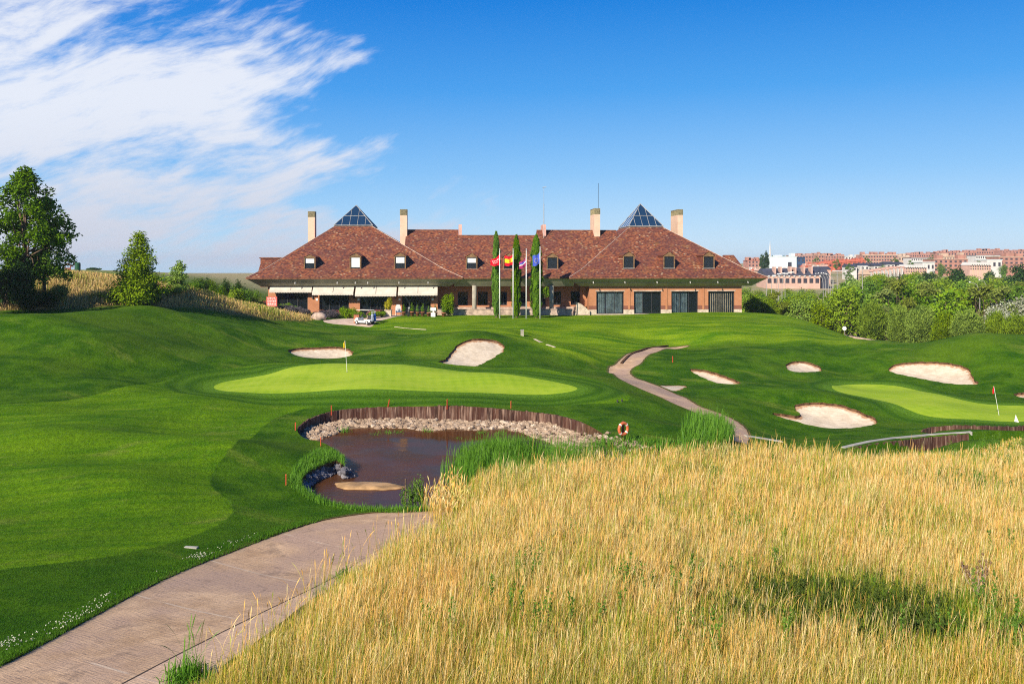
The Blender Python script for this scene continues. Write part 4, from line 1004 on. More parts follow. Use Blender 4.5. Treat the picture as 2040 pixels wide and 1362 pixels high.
# flag poles
def flagpole(px, top, kind, label):
    b = loc(px, 110.3); h = ZC-(top-HY)/F*110.3-b[2]
    root = empty('flagpole', b, label, 'flagpole', 'flagpoles in front of the terrace')
    MB().lathe([(.085, -.2), (.075, h*.5), (.045, h-.05)], 10).build('pole', 'pale_metal', root, True)
    MB().lathe([(.0, h-.04), (.07, h), (.07, h+.06), (0, h+.12)], 8).build('finial', 'pale_metal', root, True)
    nu, nv = 14, 10; W_, H_, dt, db, z0 = {'m': (1.12, 1.42, .85, -.02, .62), 's': (1.02, 1.35, .35, .12, .60), 'c': (.86, 1.15, .75, .35, .98), 'e': (.88, 1.45, .55, .35, .60)}[kind]
    z0 = h-z0
    def pt(u, v):
        zt = z0-dt*u-.12*math.sin(u*5); zb = z0-H_+db*-u*1.0+.06*math.sin(u*7+1)
        return (-.06-W_*u*(1-.12*v*(1-v)), .16*math.sin(u*7.5+v*1.5)*u**.5+.05*math.sin(v*6+u*3), zt*(1-v)+zb*v)
    vs_ = [pt(i/nu, j/nv) for i in range(nu+1) for j in range(nv+1)]
    fs = []; mi = []
    for i in range(nu):
        for j in range(nv):
            a = i*(nv+1)+j; fs.append((a, a+1, a+nv+2, a+nv+1)); v = (j+.5)/nv
            mi.append({'m': 0, 's': 1 if .25 < v < .75 else 0, 'c': 0, 'e': 0}[kind])
    m = MB(); m.v = vs_; m.f = fs; m.m = mi
    fl = m.build('flag', {'m': ['red_flag'], 's': ['red_flag', 'yellow_flag'], 'c': ['crimson_flag'], 'e': ['blue_flag']}[kind], root)
    def star(cu, cv, r, out):
        for sgn in (-1, 1):
            c = pt(cu, cv); k = []
            for i in range(10):
                t = math.pi/2+i*math.pi/5; rr = r if i % 2 == 0 else r*.42
                p = pt(min(1, max(0, cu+rr*math.cos(t)/W_)), min(1, max(0, cv-rr*math.sin(t)/H_))); k.append((p[0], p[1]+sgn*.012, p[2]))
            out.add([(c[0], c[1]+sgn*.012, c[2])]+k, [(0, 1+i, 1+(i+1) % 10) for i in range(10)])
    e = MB()
    if kind == 'm':
        for i in range(4): star(.16+.2*i, .34, .12, e)
        for i in range(3): star(.26+.2*i, .60, .12, e)
        e.build('stars', 'white_paint', fl)
    if kind == 'e':
        for i in range(12): t = i*math.pi/6; star(.5+.25*math.cos(t), .5-.2*math.sin(t), .05, e)
        e.build('stars', 'yellow_flag', fl)
    def band(u0, u1, fv, wv, mat, name):
        bm = MB(); n = 10
        for sgn in (-1, 1):
            k = []
            for i in range(n+1):
                u = u0+(u1-u0)*i/n; v = fv(u)
                for vv in (v-wv, v+wv): p = pt(u, min(1, max(0, vv))); k.append((p[0], p[1]+sgn*.01, p[2]))
            bm.add(k, [(2*i, 2*i+1, 2*i+3, 2*i+2) for i in range(n)])
        bm.build(name, mat, fl)
    if kind == 'c': band(.0, 1, lambda u: .45+.1*u, .07, 'white_paint', 'stripe'); band(.2, .9, lambda u: .25+.1*u, .10, 'blue_flag', 'stripe')
    if kind == 's': band(.24, .42, lambda u: .5, .13, 'red_flag', 'emblem')
    MB().cyl((-.06, 0, z0+.1), (-.06, 0, 1.2), .012, n=4).build('halyard', 'white_paint', root)
flagpole(995.5, 497, 'm', 'white flagpole flying the red flag with seven white stars')
flagpole(1022.3, 497, 's', 'white flagpole flying the red and yellow striped flag')
flagpole(1048.5, 497, 'c', 'white flagpole flying the crimson flag with pale and blue stripes')
flagpole(1076, 493, 'e', 'tallest white flagpole, flying the blue flag')
# shrubs and pots on the terrace edge
def put(o, px, Y, s=1, label=None, group=None, rz=0, dz=0): return place(o, loc(px, Y, dz), rz, s, label, group)
put(bush_mesh('laurel_shrub', '', 'shrub', .95, .8, 3.2, 'leaf_bright', 5200, .17, .08, 11, nc=22), 892, 114.6, 1, 'tall rounded bright green shrub at the right end of the awnings')
put(bush_mesh('climbing_shrub', '', 'shrub', .75, .6, 1.6, 'leaf_bright', 1500, .15, .08, 12), 1085, 111.9, 1, 'light green leafy plant on the right side of the broadest cypress', dz=2.5)
pl = empty('planter', loc(773.5, 112.2), 'square stone planter holding the yellow bush', 'planter')
MB().box(-.42, .42, -.42, .42, -.1, .78).build('box', 'stone_pale', pl); MB().box(-.47, .47, -.47, .47, .78, .86).build('rim', 'terrace_stone', pl)
put(bush_mesh('golden_shrub', '', 'shrub', .62, .62, 1.7, 'leaf_yellow', 1800, .14, .07, 13), 773, 112.2, 1, 'bright yellow bush growing out of the stone planter', dz=.84)
def pot(s=1):
    r = empty('potted_plant', (0, 0, 0), '', 'potted plant')
    MB().lathe([(.17, 0), (.24, .42), (.27, .42), (.27, .50), (.22, .50), (.20, .44)], 12).build('pot', 'terracotta', r, True)
    rg = np.random.default_rng(5); q, f, rr = leaves(rg, np.array([[0, 0, .75], [.06, 0, 1.0], [-.04, .05, 1.25]]), np.array([[.26, .26, .24], [.2, .2, .25], [.12, .12, .28]]), 520, .10, .045)
    np_mesh('foliage', q, f, 'leaf_mid', r, {'rnd': rr}); MB().cyl((0, 0, .4), (0, 0, 1.3), .015, n=5).build('stem', 'bark', r)
    return r
p0 = pot()
plb = ['short potted plant at the left end of the terracotta row', 'potted plant right of the golf bag, with a bare tip', 'potted plant third from the left in the terracotta row', 'dark green potted plant fourth in the terracotta row', 'yellowish potted plant in the middle of the row', 'low potted plant left of the white sign board', 'potted plant just right of the white sign board', 'wide potted plant next to the tall bright green shrub']
for i, (px, s) in enumerate(((804.5, 1.0), (821, 1.12), (832, 1), (842, 1.05), (853.5, .92), (859, .85), (867.5, 1.0), (884, .98))):
    o = p0 if i == 0 else copy_tree(p0); place(o, loc(px, 113.3+(i % 2)*.15), i*1.3, (s*(1.25 if i == 7 else 1), s, s), plb[i], 'terracotta pots in front of the awnings')
b = empty('sign_board', loc(863, 112.7), 'white sign board with a peaked stand between the potted plants', 'sign')
MB().box(-.34, .34, -.02, .02, .75, 1.15).build('panel', 'white_paint', b); MB().box(-.05, .05, -.04, .04, 0, .75).box(-.28, .28, -.15, .15, -.05, .5).build('stand', 'white_paint', b)
def golfbag(name, l, mat, px, Y, dz=0, tilt=.15):
    r = empty(name, loc(px, Y, dz), l, 'golf bag'); r.rotation_euler = (tilt, 0, .5)
    MB().lathe([(.13, 0), (.14, .1), (.13, .55), (.15, .85)], 10).build('bag', mat, r, True)
    MB().box(-.09, .09, -.20, -.12, .15, .5).build('pocket', mat, r)
    c = MB()
    for i in range(6): a = i*1.05; c.cyl((.05*math.cos(a), .05*math.sin(a), .8), (.10*math.cos(a), .10*math.sin(a), 1.12), .01, n=4); c.cyl((.10*math.cos(a), .10*math.sin(a), 1.10), (.10*math.cos(a)+.05, .10*math.sin(a), 1.16), .03, n=5)
    c.build('clubs', 'pale_metal', r)
    return r
golfbag('golf_bag', 'dark golf bag standing on the lawn by the terracotta pots', 'dark_metal', 813.5, 112.3)
c = empty('garden_chair', loc(794, 114.2), 'white high backed wicker chair beside the brick pier', 'chair', rz=.3)
MB().box(-.35, .35, -.35, .3, .40, .46).build('seat', 'white_paint', c); MB().prism([(-.36, .4), (.36, .4), (.34, 1.1), (.18, 1.4), (-.18, 1.4), (-.34, 1.1)], .28, .34).build('backrest', 'white_paint', c)
for sx in (-1, 1):
    MB().box(sx*.36-.03, sx*.36+.03, -.35, .3, .46, .68).build('armrest', 'white_paint', c)
    for sy in (-.32, .28): MB().cyl((sx*.33, sy, -.03), (sx*.33, sy, .4), .025, n=6).build('leg', 'white_paint', c)
# terrace tables in the shade
for i, (px, Y, l) in enumerate(((640, 114.6, 'dark terrace table in front of the leftmost brick pier'), (668, 114.8, 'dark terrace table under the second awning'), (742, 114.8, 'dark terrace table under the third awning'), (757, 114.2, 'dark terrace table left of the yellow bush'))):
    t = empty('terrace_table', loc(px, Y), l, 'table', 'tables under the awnings')
    MB().lathe([(.45, .70), (.45, .74)], 14).build('table_top', 'timber', t); MB().cyl((0, 0, -.05), (0, 0, .7), .04, n=7).lathe([(.25, -.05), (.25, 0.0)], 10).build('pedestal', 'dark_metal', t)
# flower beds
fl0 = bush_mesh('flower_bush', '', 'shrub', .7, .5, .95, 'petals', 260, .09, .07, 21)
rgx = np.random.default_rng(3); q, f, rr = leaves(rgx, np.array([[0, 0, .35], [.35, 0, .3], [-.35, 0, .3]]), np.array([[.5, .4, .3]]*3), 500, .12, .05); np_mesh('leaves', q, f, 'leaf_mid', fl0, {'rnd': rr})
for i, (px, l) in enumerate(((632, 'red flowering bush by the leftmost brick pier'), (651, 'pink and red flowers below the second awning'), (668, 'red flowers above the purple lavender'), (684, 'flowering bush left of the big green shrub'), (738, 'red flowers right behind the golf cart'), (752, 'flowering bush between the cart and the yellow bush'))):
    put(fl0 if i == 0 else copy_tree(fl0), px, 112.9+.3*(i % 2), .9+.1*(i % 3), l, 'flowering bushes below the awnings', i*1.1)
lv0 = bush_mesh('lavender_bush', '', 'shrub', 1.2, .9, .95, 'lavender', 2600, .22, .035, 22, nc=16)
for i, (px, Y, s, l) in enumerate(((568, 111.8, 1.15, 'purple lavender nearest the red sign board'), (589, 111.3, 1.2, 'large purple lavender mound below the first awning'), (607, 111.0, 1.05, 'purple lavender above the boulder'), (632, 110.6, .8, 'small lavender right of the boulder'), (652, 111.2, 1.15, 'lavender mound left of the big green shrub'), (663, 110.8, .9, 'grey lavender touching the big green shrub'))):
    put(lv0 if i == 0 else copy_tree(lv0), px, Y, s, l, 'lavender bushes below the awnings', i*.8)
gb0 = bush_mesh('round_bush', '', 'shrub', 1.15, .9, 1.25, 'leaf_bright', 3200, .13, .06, 23, nc=16)
for i, (px, Y, s, l) in enumerate(((694, 110.9, 1.25, 'broad green bush behind the golf cart, left of it'), (714, 110.6, .85, 'grey green bush touching the golf cart'), (746, 110.4, .85, 'green bush between the golf cart and the stone planter'), (760, 111.4, .7, 'small green bush by the stone planter'), (567, 113.6, 1.0, 'bright green climber in front of the first glass front'), (583, 113.2, .8, 'small bright green bush above the lavender'))):
    put(gb0 if i == 0 else copy_tree(gb0), px, Y, s, l, 'green bushes below the awnings', i*.9)
def rock_blob(rg, s):
    n = 10; vs_ = []; fs = []
    for i in range(7):
        ph = math.pi*i/6
        for j in range(n): t = 2*math.pi*j/n; vs_.append((math.sin(ph)*math.cos(t), math.sin(ph)*math.sin(t), math.cos(ph)))
    vs_ = np.array(vs_); k = 1+.16*np.sin(vs_[:, 0]*4+rg.random()*6)*np.cos(vs_[:, 1]*5+rg.random()*6)+.05*rg.normal(size=len(vs_)); vs_ = vs_*k[:, None]*s
    for i in range(6):
        for j in range(n): fs.append((i*n+j, (i+1)*n+j, (i+1)*n+(j+1) % n, i*n+(j+1) % n))
    return vs_, fs
v_, f_ = rock_blob(np.random.default_rng(2), np.array([.95, .7, .62])); m = MB(); m.add(v_, f_); o = m.build('boulder', 'terrace_stone', smooth=True); o.location = loc(635, 108.4, .3); tag(o, 'brown grey boulder at the foot of the lavender', 'boulder')
s = empty('sign_board', loc(541.5, 110.2), 'red and white lettered board on posts at the left corner of the clubhouse', 'sign')
MB().box(-.66, .66, -.03, .03, .55, 1.75).build('panel', 'sign_red', s)
m = MB(); rr = random.Random(4)
for k in range(6):
    x = -.52
    while x < .45: wd = rr.uniform(.06, .22); m.box(x, min(x+wd, .52), -.036, -.03, 1.58-k*.185, 1.65-k*.185); x += wd+.07
m.build('writing', 'white_paint', s)
for sx in (-.58, .58): MB().cyl((sx, .05, -.2), (sx, .05, 1.75), .035, n=6).build('post', 'dark_metal', s)
f = empty('timber_fence', loc(512, 113), 'brown board fence left of the clubhouse corner', 'fence')
MB().box(-1.6, 1.7, 0, .04, -.3, 1.0).build('boards', 'timber', f)
for x in (-1.6, -.5, .6, 1.7): MB().box(x-.05, x+.05, -.06, 0, -.3, 1.1).build('post', 'bark', f)
o = empty('litter_bin', loc(710.5, 106.2), 'brown wooden bin beside the golf cart', 'bin'); MB().box(-.3, .3, -.3, .3, 0, .95).build('body', 'terracotta', o); MB().box(-.33, .33, -.33, .33, .95, 1.0).build('lid', 'timber', o)
# golf cart
g = empty('golf_cart', at(727, 645.5), 'white golf cart with a cream canopy parked on the paved path', 'golf cart', rz=R(152)); gx, gy, gz = g.location; g.scale = (.92, .92, .92)
m = MB(); m.prism([(1.15, .28), (1.25, .5), (1.05, .78), (.72, .86), (.62, .45), (-.2, .38), (-.35, .62), (-1.0, .66), (-1.2, .55), (-1.2, .3), (-.9, .22), (.9, .22)], -.58, .58); m.build('body', 'white_paint', g)
m = MB(); m.box(-.75, -.2, -.5, .5, .66, .78); sb = m.build('seat', 'curtain', g); MB().box(-.80, -.70, -.5, .5, .78, 1.15).build('seat_back', 'curtain', sb)
m = MB(); m.prism([(1.0, 1.80), (.9, 1.86), (-1.0, 1.86), (-1.1, 1.80)], -.58, .58); m.build('canopy', 'awning', g)
for sx, sx2 in ((.78, .70), (-.80, -.85)):
    for sy in (-.52, .52): MB().cyl((sx, sy, .6), (sx2, sy, 1.82), .022, n=6).build('canopy_post', 'dark_metal', g)
MB().cyl((.55, .25, .7), (.35, .25, 1.05), .02, n=5).cyl((.32, .25, 1.04), (.36, .25, 1.08), .17, n=12).build('steering_wheel', 'dark_metal', g)
for sx in (.82, -.78):
    for sy in (-1, 1):
        wh = MB().cyl((sx, sy*.52, .23), (sx, sy*.68, .23), .235, n=16).build('wheel', 'rubber', g); MB().cyl((sx, sy*.685, .23), (sx, sy*.69, .23), .12, n=12).build('rim', 'white_paint', wh)
MB().box(-1.4, -1.15, -.5, .5, .32, .38).build('bag_rack', 'dark_metal', g)
for dy, mt, l in ((.25, 'grey_bag', 'grey golf bag strapped on the back of the golf cart'), (-.22, 'blue_bag', 'blue golf bag strapped on the back of the golf cart')):
    a = R(152); lx, ly = -1.28, dy
    o = golfbag('golf_bag', l, mt, 727, 100, 0, .0); o.location = (gx+lx*math.cos(a)-ly*math.sin(a), gy+lx*math.sin(a)+ly*math.cos(a), gz+.38)
# post, small signs, green flags, stakes
o = empty('marker_post', at(1040.3, 668.5), 'short grey square post on the lawn below the flagpoles', 'post'); MB().box(-.16, .16, -.16, .16, -.1, .55).build('shaft', 'column_stone', o); MB().box(-.18, .18, -.18, .18, .55, .62).build('cap', 'zinc', o)
def pin(px, py, px2, pyt, mat, label, w_=.36, h_=.42, furl=.5):
    b = at(px, py); Y = b[1]; h = (py-pyt)/F*Y; dx = (px2-px)/F*Y
    r = empty('flagstick', b, label, 'golf flag'); MB().cyl((0, 0, -.05), (dx*.97, 0, h), .014, .012, 8).build('stick', 'white_paint', r)
    m = MB(); n = 8; vs_ = []
    for i in range(n+1):
        u = i/n
        for v in (0, 1): vs_.append((dx*(.97-.2*v*h_/h)+.01-w_*u*furl, .05*math.sin(u*6)+.03*v, h-.02-(h_*v)-u*.18*(1-v)))
    m.add(vs_, [(2*i, 2*i+1, 2*i+3, 2*i+2) for i in range(n)]); m.build('flag', mat, r)
    MB().lathe([(.054, -.04), (.054, .004)], 12).build('cup', 'dark_metal', r)
pin(691.5, 741, 687, 678, 'yellow_flag', 'yellow flag on the putting green above the pond', .3, .5, .4)
pin(1990.5, 827, 1979.5, 769, 'red_flag', 'red flag on a leaning white stick on the right putting green', .3, .5, .35)
st = [(588.5, 857, 'orange stake at the left end of the curved timber wall'), (660, 822, 'orange stake above the left part of the curved timber wall'), (773, 810, 'leaning orange stake second along the top of the timber wall'), (891, 810, 'orange stake above the middle of the timber wall'), (1018, 813.5, 'orange stake above the right part of the timber wall'), (639, 888, 'short orange stake behind the pond grass on the left shore'), (569.5, 966, 'orange stake on the dark lawn left of the pond'), (1340, 722, 'pale orange stake on the mound right of the winding path')]
def stake():
    r = empty('hazard_stake', (0, 0, 0), '', 'stake'); MB().prism([(-.025, -.15), (.025, -.15), (.025, .40), (.0, .44), (-.025, .40)], -.02, .02).build('shaft', 'orange_paint', r); return r
s0 = stake()
for i, (px, py, l) in enumerate(st):
    o = s0 if i == 0 else copy_tree(s0); b = at(px, py); place(o, b, .3*i, 1.0 if b[1] < 60 else 1.35, l, 'orange stakes round the pond'); o.rotation_euler[1] = .22 if i == 2 else 0
b = at(1241, 880); o = empty('lifebuoy', (b[0], b[1]-.16, b[2]+.28), 'orange ring lifebuoy hanging on a post at the pond edge', 'lifebuoy', rz=R(35)); vs_ = []; n, k = 28, 10
for i in range(n):
    a = 2*math.pi*i/n
    for j in range(k): t = 2*math.pi*j/k; rr = .27+.075*math.cos(t); vs_.append((rr*math.cos(a), .075*math.sin(t), .38+rr*math.sin(a)))
m = MB(); m.add(vs_, [(i*k+j, i*k+(j+1) % k, ((i+1) % n)*k+(j+1) % k, ((i+1) % n)*k+j) for i in range(n) for j in range(k)]); m.build('ring', 'buoy_orange', o, True)
m = MB()
for a in (45, 135, 225, 315):
    a = R(a); m.cyl((.27*math.cos(a-.11), 0, .38+.27*math.sin(a-.11)), (.27*math.cos(a+.11), 0, .38+.27*math.sin(a+.11)), .079, n=10)
m.build('band', 'white_paint', o)
o = empty('buoy_post', b, 'grey wooden post carrying the lifebuoy', 'post'); MB().box(-.05, .05, -.05, .05, -.3, 1.0).build('shaft', 'timber', o)
o = MB().box(-.06, .06, -.2, .2, -.05, .02).build('marker_plate', 'concrete_pale'); x = at(381, 1091); o.location = (x[0], x[1], x[2]+.02); o.rotation_euler = (0, 0, 1.4); tag(o, 'small white plate flush in the lawn beside the cart path', 'marker')
x = at(2025, 841); o = empty('tee_sign', x, 'small white triangular sign above the second timber wall', 'sign'); MB().prism([(-.14, .05), (.16, .0), (-.05, .5)], -.01, .02).build('panel', 'white_paint', o); MB().cyl((0, .04, -.1), (0, .04, .3), .015, n=5).build('peg', 'dark_metal', o)
for px, py, l in ((1230, 801, 'left of two small dark sprinkler heads on the collar of the green'), (1239, 800, 'right of two small dark sprinkler heads on the collar of the green')):
    x = at(px, py); o = MB().lathe([(.05, -.05), (.05, .12), (.02, .16)], 8).build('sprinkler_head', 'dark_metal'); o.location = x; tag(o, l, 'sprinkler', 'sprinklers right of the green')
# low kerbs and pale edging
def ribbon(pts, w_, h, mat, name, kind=None, label=None, cat=None, dz=0):
    P_ = [Vector(at(*p)) for p in pts]; m = MB()
    L = []
    for i, p in enumerate(P_):
        d = (P_[min(i+1, len(P_)-1)]-P_[max(i-1, 0)]).normalized(); nrm = Vector((-d.y, d.x, 0)).normalized()*w_/2
        L.append((p+nrm, p-nrm))
    for i in range(len(P_)-1):
        a, b = L[i]; c, d = L[i+1]; z = Vector((0, 0, h+dz)); lo = Vector((0, 0, -.3))
        m.hexa([a+lo, b+lo, d+lo, c+lo, a+z, b+z, d+z, c+z])
    o = m.build(name, mat); tag(o, label, cat, kind=kind); return o
ribbon([(1485, 868), (1500, 870), (1530, 875), (1558, 880)], .30, .05, 'concrete_pale', 'kerb', 'structure')
ribbon([(1065, 676), (1075, 681), (1090, 687), (1106, 692)], .25, .05, 'stone_pale', 'kerb', 'structure')
ribbon([(787, 651), (805, 653.5), (825, 655), (850, 656.5)], .22, .03, 'stone_pale', 'kerb', 'structure')
ribbon([(1238, 724), (1250, 711), (1265, 702), (1290, 694), (1330, 689)], .22, .10, 'soil', 'kerb', 'structure')
# ------------------------------------------------------------------ timber walls round the ponds
def plank_wall(line, hgt, name, label, top=.03, seed=1, Gf=None, ztop=None, step=.17, down=None, sub=None):
    Gf = Gf or G; rg = np.random.default_rng(seed); pts = np.array(line); seg = np.linalg.norm(np.diff(pts, axis=0), axis=1); cum = np.concatenate([[0], np.cumsum(seg)])
    n = int(cum[-1]/step); root = empty(name, (*pts[0], 0), label, 'retaining wall')
    V_, F_, A_ = [], [], []; e0 = np.array([pts[0][0], pts[0][1], 0])
    pos = lambda s: np.array([np.interp(s, cum, pts[:, 0]), np.interp(s, cum, pts[:, 1])])
    for i in range(n):
        a = pos(i*step+.006); b = pos((i+1)*step-.006); d = (b-a)/np.linalg.norm(b-a); nr = np.array([d[1], -d[0]])*.07
        j = rg.normal()*.012; a = a-nr*.5+nr*j*8; b = b-nr*.5+nr*j*8; mid = (a+b)/2
        zt = float(Gf(*mid))+top+rg.normal()*.02 if ztop is None else ztop+rg.normal()*.02
        zb = zt-hgt
        q = [(*a, zb), (*b, zb), (*(b+nr), zb), (*(a+nr), zb), (*a, zt), (*b, zt), (*(b+nr), zt), (*(a+nr), zt)]
        k = len(V_); V_ += [np.array(x)-e0 for x in q]; F_ += [[k+x for x in y] for y in ((0,3,2,1),(4,5,6,7),(0,1,5,4),(1,2,6,5),(2,3,7,6),(3,0,4,7))]; A_ += [rg.random()]*8
    np_mesh('planks', V_, F_, 'planks', root, {'rnd': A_})
    return root
wl = chaikin_open = None
def smooth_open(p, n=2):
    p = np.array(p)
    for _ in range(n): p = np.vstack([p[:1], np.stack([.75*p[:-1]+.25*p[1:], .25*p[:-1]+.75*p[1:]], 1).reshape(-1, 2), p[-1:]])
    return p
ba = PW['basin']; s_i = [i for i in range(len(ba))]
w0 = castpoly(g1, PX['basin'][:12]); w0 = smooth_open(w0, 2); cen = ba.mean(0); w0i = w0+(cen-w0)/np.linalg.norm(cen-w0, axis=1)[:, None]*.05
plank_wall(w0i, 1.05, 'timber_wall', 'dark curved timber retaining wall round the back of the pond', .0, 1)
w2 = smooth_open(np.array([cast(g1, *q) for q in ((1697, 889), (1760, 878), (1850, 868), (1930, 862))]), 2)
zt = lambda p: float(g1(*p))
plank_wall(w2+[0, -.30], 1.25, 'timber_wall', 'low dark timber wall under the pale concrete strip on the right', -.02, 2, g1)
w3 = np.array([cast(g1, *q) for q in ((1832, 858), (1850, 853), (1950, 850), (2050, 848.5), (2200, 848))])
plank_wall(w3+[0, -.25], .9, 'timber_wall', 'grey timber wall above the pale strip below the right putting green', .10, 3, g1)
ribbon([(1680, 892), (1700, 887), (1735, 879.5), (1780, 873), (1850, 866.5), (1935, 861)], .30, .05, 'concrete_pale', 'concrete_strip', 'structure')
# stones at the foot of the wall
def rocks(name, pts, size, mat, seed, label, flat=.7):
    rg = np.random.default_rng(seed); bv, bf = rock_blob(rg, np.array([1, 1, 1])); bv = np.array(bv)
    n = len(pts); nb = len(bv); F0 = np.array(bf); VV = np.empty((n, nb, 3)); RR = np.empty(n*nb)
    for i, p in enumerate(pts):
        s = size*rg.uniform(.45, 1.25)*np.array([rg.uniform(.8, 1.4), rg.uniform(.7, 1.1), rg.uniform(.5, .85)*flat/.7]); a = rg.random()*6.28
        ph = rg.random(3)*6; q = bv*(1+.22*np.sign(np.sin(bv[:, [1, 2, 0]]*3.3+ph))*.5)
        q = np.round(q*1.6)/1.6*.5+q*.5
        q = q*s; q = np.column_stack([q[:, 0]*math.cos(a)-q[:, 1]*math.sin(a), q[:, 0]*math.sin(a)+q[:, 1]*math.cos(a), q[:, 2]]); VV[i] = q+p; RR[i*nb:(i+1)*nb] = rg.random()
    o = np_mesh(name, VV.reshape(-1, 3), (F0[None]+np.arange(n)[:, None, None]*nb).reshape(-1, 4), mat, attrs={'rnd': RR}); tag(o, label, 'stones', kind='stuff'); return o
def pip(poly, x, y): return sdf(poly, x, y) > 0
rgr = np.random.default_rng(31)
lo, hi = ba.min(0), ba.max(0); c = rgr.uniform(lo, hi, (16000, 2)); c = c[pip(ba, c[:, 0], c[:, 1])]
wext = smooth_open(castpoly(g1, PX['basin'][1:15]), 1); dw = dist_line(wext, c[:, 0], c[:, 1])
lim = 2.0+.3*np.sin(c[:, 0]*.9)+.2*np.sin(c[:, 0]*2.3); k = (dw < lim) & (dw > .10); c = c[k]
c = c[:1500]; z = floorz(c[:, 0], c[:, 1])+.0
rocks('rock_bank', np.column_stack([c, z]), .155, 'rocks', 32, 'pale cream stones piled at the foot of the timber wall')
pts = []
for i in range(300):
    t = rgr.random()*.93; a = np.array(T(*c6, "160,560 152,500 200,462 270,430 340,405 388,440 385,455")); s_ = t*(len(a)-1.001); j = int(s_); q = a[j]*(1-(s_-j))+a[j+1]*(s_-j)
    p = cast(g1, q[0], q[1]); d = (cen-p)/np.linalg.norm(cen-p); o_ = rgr.uniform(-.1, .45); p = p+d*o_; pts.append((p[0], p[1], Z_WATER+max(0, .30-o_*.6)*rgr.random()))
rocks('dark_rocks', pts, .15, 'rocks_grey', 33, 'dark grey rocks along the left shore of the pond')
pts = []
for i in range(90):
    p = cast(g1, *(np.array([1180, 866])*(1-i/90)+np.array([1275, 892])*i/90)); p = p+rgr.normal(size=2)*[.35, .35]; pts.append((p[0], p[1], float(G(*p))+.0))
rocks('shore_stones', pts, .12, 'rocks', 34, 'pale stones on the shore right of the timber wall')
# sand island
x, y = islc; n = 34; m = MB(); top = []; rim = []; base = []
for i in range(n):
    a = 2*math.pi*i/n; rx = 1.45*(1+.06*math.sin(3*a+1)+.03*math.sin(9*a)); ry = .62*(1+.16*math.sin(2*a)+.09*math.sin(5*a)+.05*math.sin(11*a))
    dx, dy = rx*math.cos(a), ry*math.sin(a)-.12*math.cos(a)*2
    base.append((dx*1.12, dy*1.12, -.25)); rim.append((dx, dy, .045)); top.append((dx*.6, dy*.6, .10+.02*math.sin(3*a)))
m.add(base+rim+top+[(0, 0, .11)], [(i, (i+1) % n, n+(i+1) % n, n+i) for i in range(n)]+[(n+i, n+(i+1) % n, 2*n+(i+1) % n, 2*n+i) for i in range(n)]+[(2*n+i, 2*n+(i+1) % n, 3*n) for i in range(n)])
o = m.build('sand_island', 'island_sand', smooth=True); o.location = (x, y, Z_WATER); tag(o, kind='structure')
# ------------------------------------------------------------------ grasses
def vnoise(x, y, s, seed):
    rg = np.random.default_rng(seed); g = rg.random((64, 64)); u = x/s; v = y/s; i = np.floor(u).astype(int); j = np.floor(v).astype(int); a = u-i; b = v-j; a = a*a*(3-2*a); b = b*b*(3-2*b)
    f = lambda p, q: g[p % 64, q % 64]
    return f(i, j)*(1-a)*(1-b)+f(i+1, j)*a*(1-b)+f(i, j+1)*(1-a)*b+f(i+1, j+1)*a*b
def blades(name, xy, h, w_, mat, rg, lean=.12, prof=(1, .9, .7, .1), ts=(0, .4, .75, 1), col=None, label=None, cat='grass', z=None, wind=(.05, .0), droop=.1, kind='stuff', parent=None):
    n = len(xy); x, y = xy[:, 0], xy[:, 1]; z = G(x, y)-.03 if z is None else z
    a = rg.random(n)*np.pi; dx, dy = np.cos(a), np.sin(a); la = rg.random(n)*6.283; lm = np.minimum(np.abs(rg.normal(size=n))*lean, .75)
    lx = np.cos(la)*lm+wind[0]; ly = np.sin(la)*lm+wind[1]; K = len(ts); VV = np.empty((n, K, 2, 3)); TT = np.empty((n, K, 2))
    for k, (t, p) in enumerate(zip(ts, prof)):
        ox = lx*h*(t*.5+t*t*.9); oy = ly*h*(t*.5+t*t*.9); oz = h*t*(1-droop*t*t*lm*4)
        for s, sg in enumerate((-.5, .5)):
            VV[:, k, s, 0] = x+ox+dx*w_*p*sg; VV[:, k, s, 1] = y+oy+dy*w_*p*sg; VV[:, k, s, 2] = z+oz; TT[:, k, s] = t
    i0 = (np.arange(n)*K*2)[:, None]+np.array([0, 2, 4, 6, 8, 10][:K-1])[None]
    Fq = np.stack([i0, i0+1, i0+3, i0+2], -1).reshape(-1, 4)
    c = rg.random(n) if col is None else np.clip(col, 0, 1)
    o = np_mesh(name, VV.reshape(-1, 3), Fq, mat, parent, {'rnd': np.repeat(c, K*2), 'tt': TT.ravel()})
    if parent is None: tag(o, label, cat, kind=kind)
    return o
def scatter(poly, n, rg, dens=None, x=None):
    lo, hi = poly.min(0), poly.max(0)
    if x: lo = np.maximum(lo, x[0]); hi = np.minimum(hi, x[1])
    c = rg.uniform(lo, hi, (n, 2)); c = c[pip(poly, c[:, 0], c[:, 1])]
    if dens is not None: c = c[rg.random(len(c)) < dens(c[:, 0], c[:, 1])]
    return c
rg = np.random.default_rng(41)
FP = PW['field']; vis = lambda x, y: (np.abs(x) < y*.63+1.5)
BOX = ((-9, 12.3), (33, 52))
def fdens(x, y): return np.where(vis(x, y), np.clip((19/y)**1.15, .22, 1), 0)
c = scatter(FP, 720000, rg, fdens, BOX)
sf = sdf(FP, c[:, 0], c[:, 1]); gp = vnoise(c[:, 0], c[:, 1], 2.6, 5)*.6+vnoise(c[:, 0], c[:, 1], .8, 6)*.4
pxs = CX+F*c[:, 0]/c[:, 1]
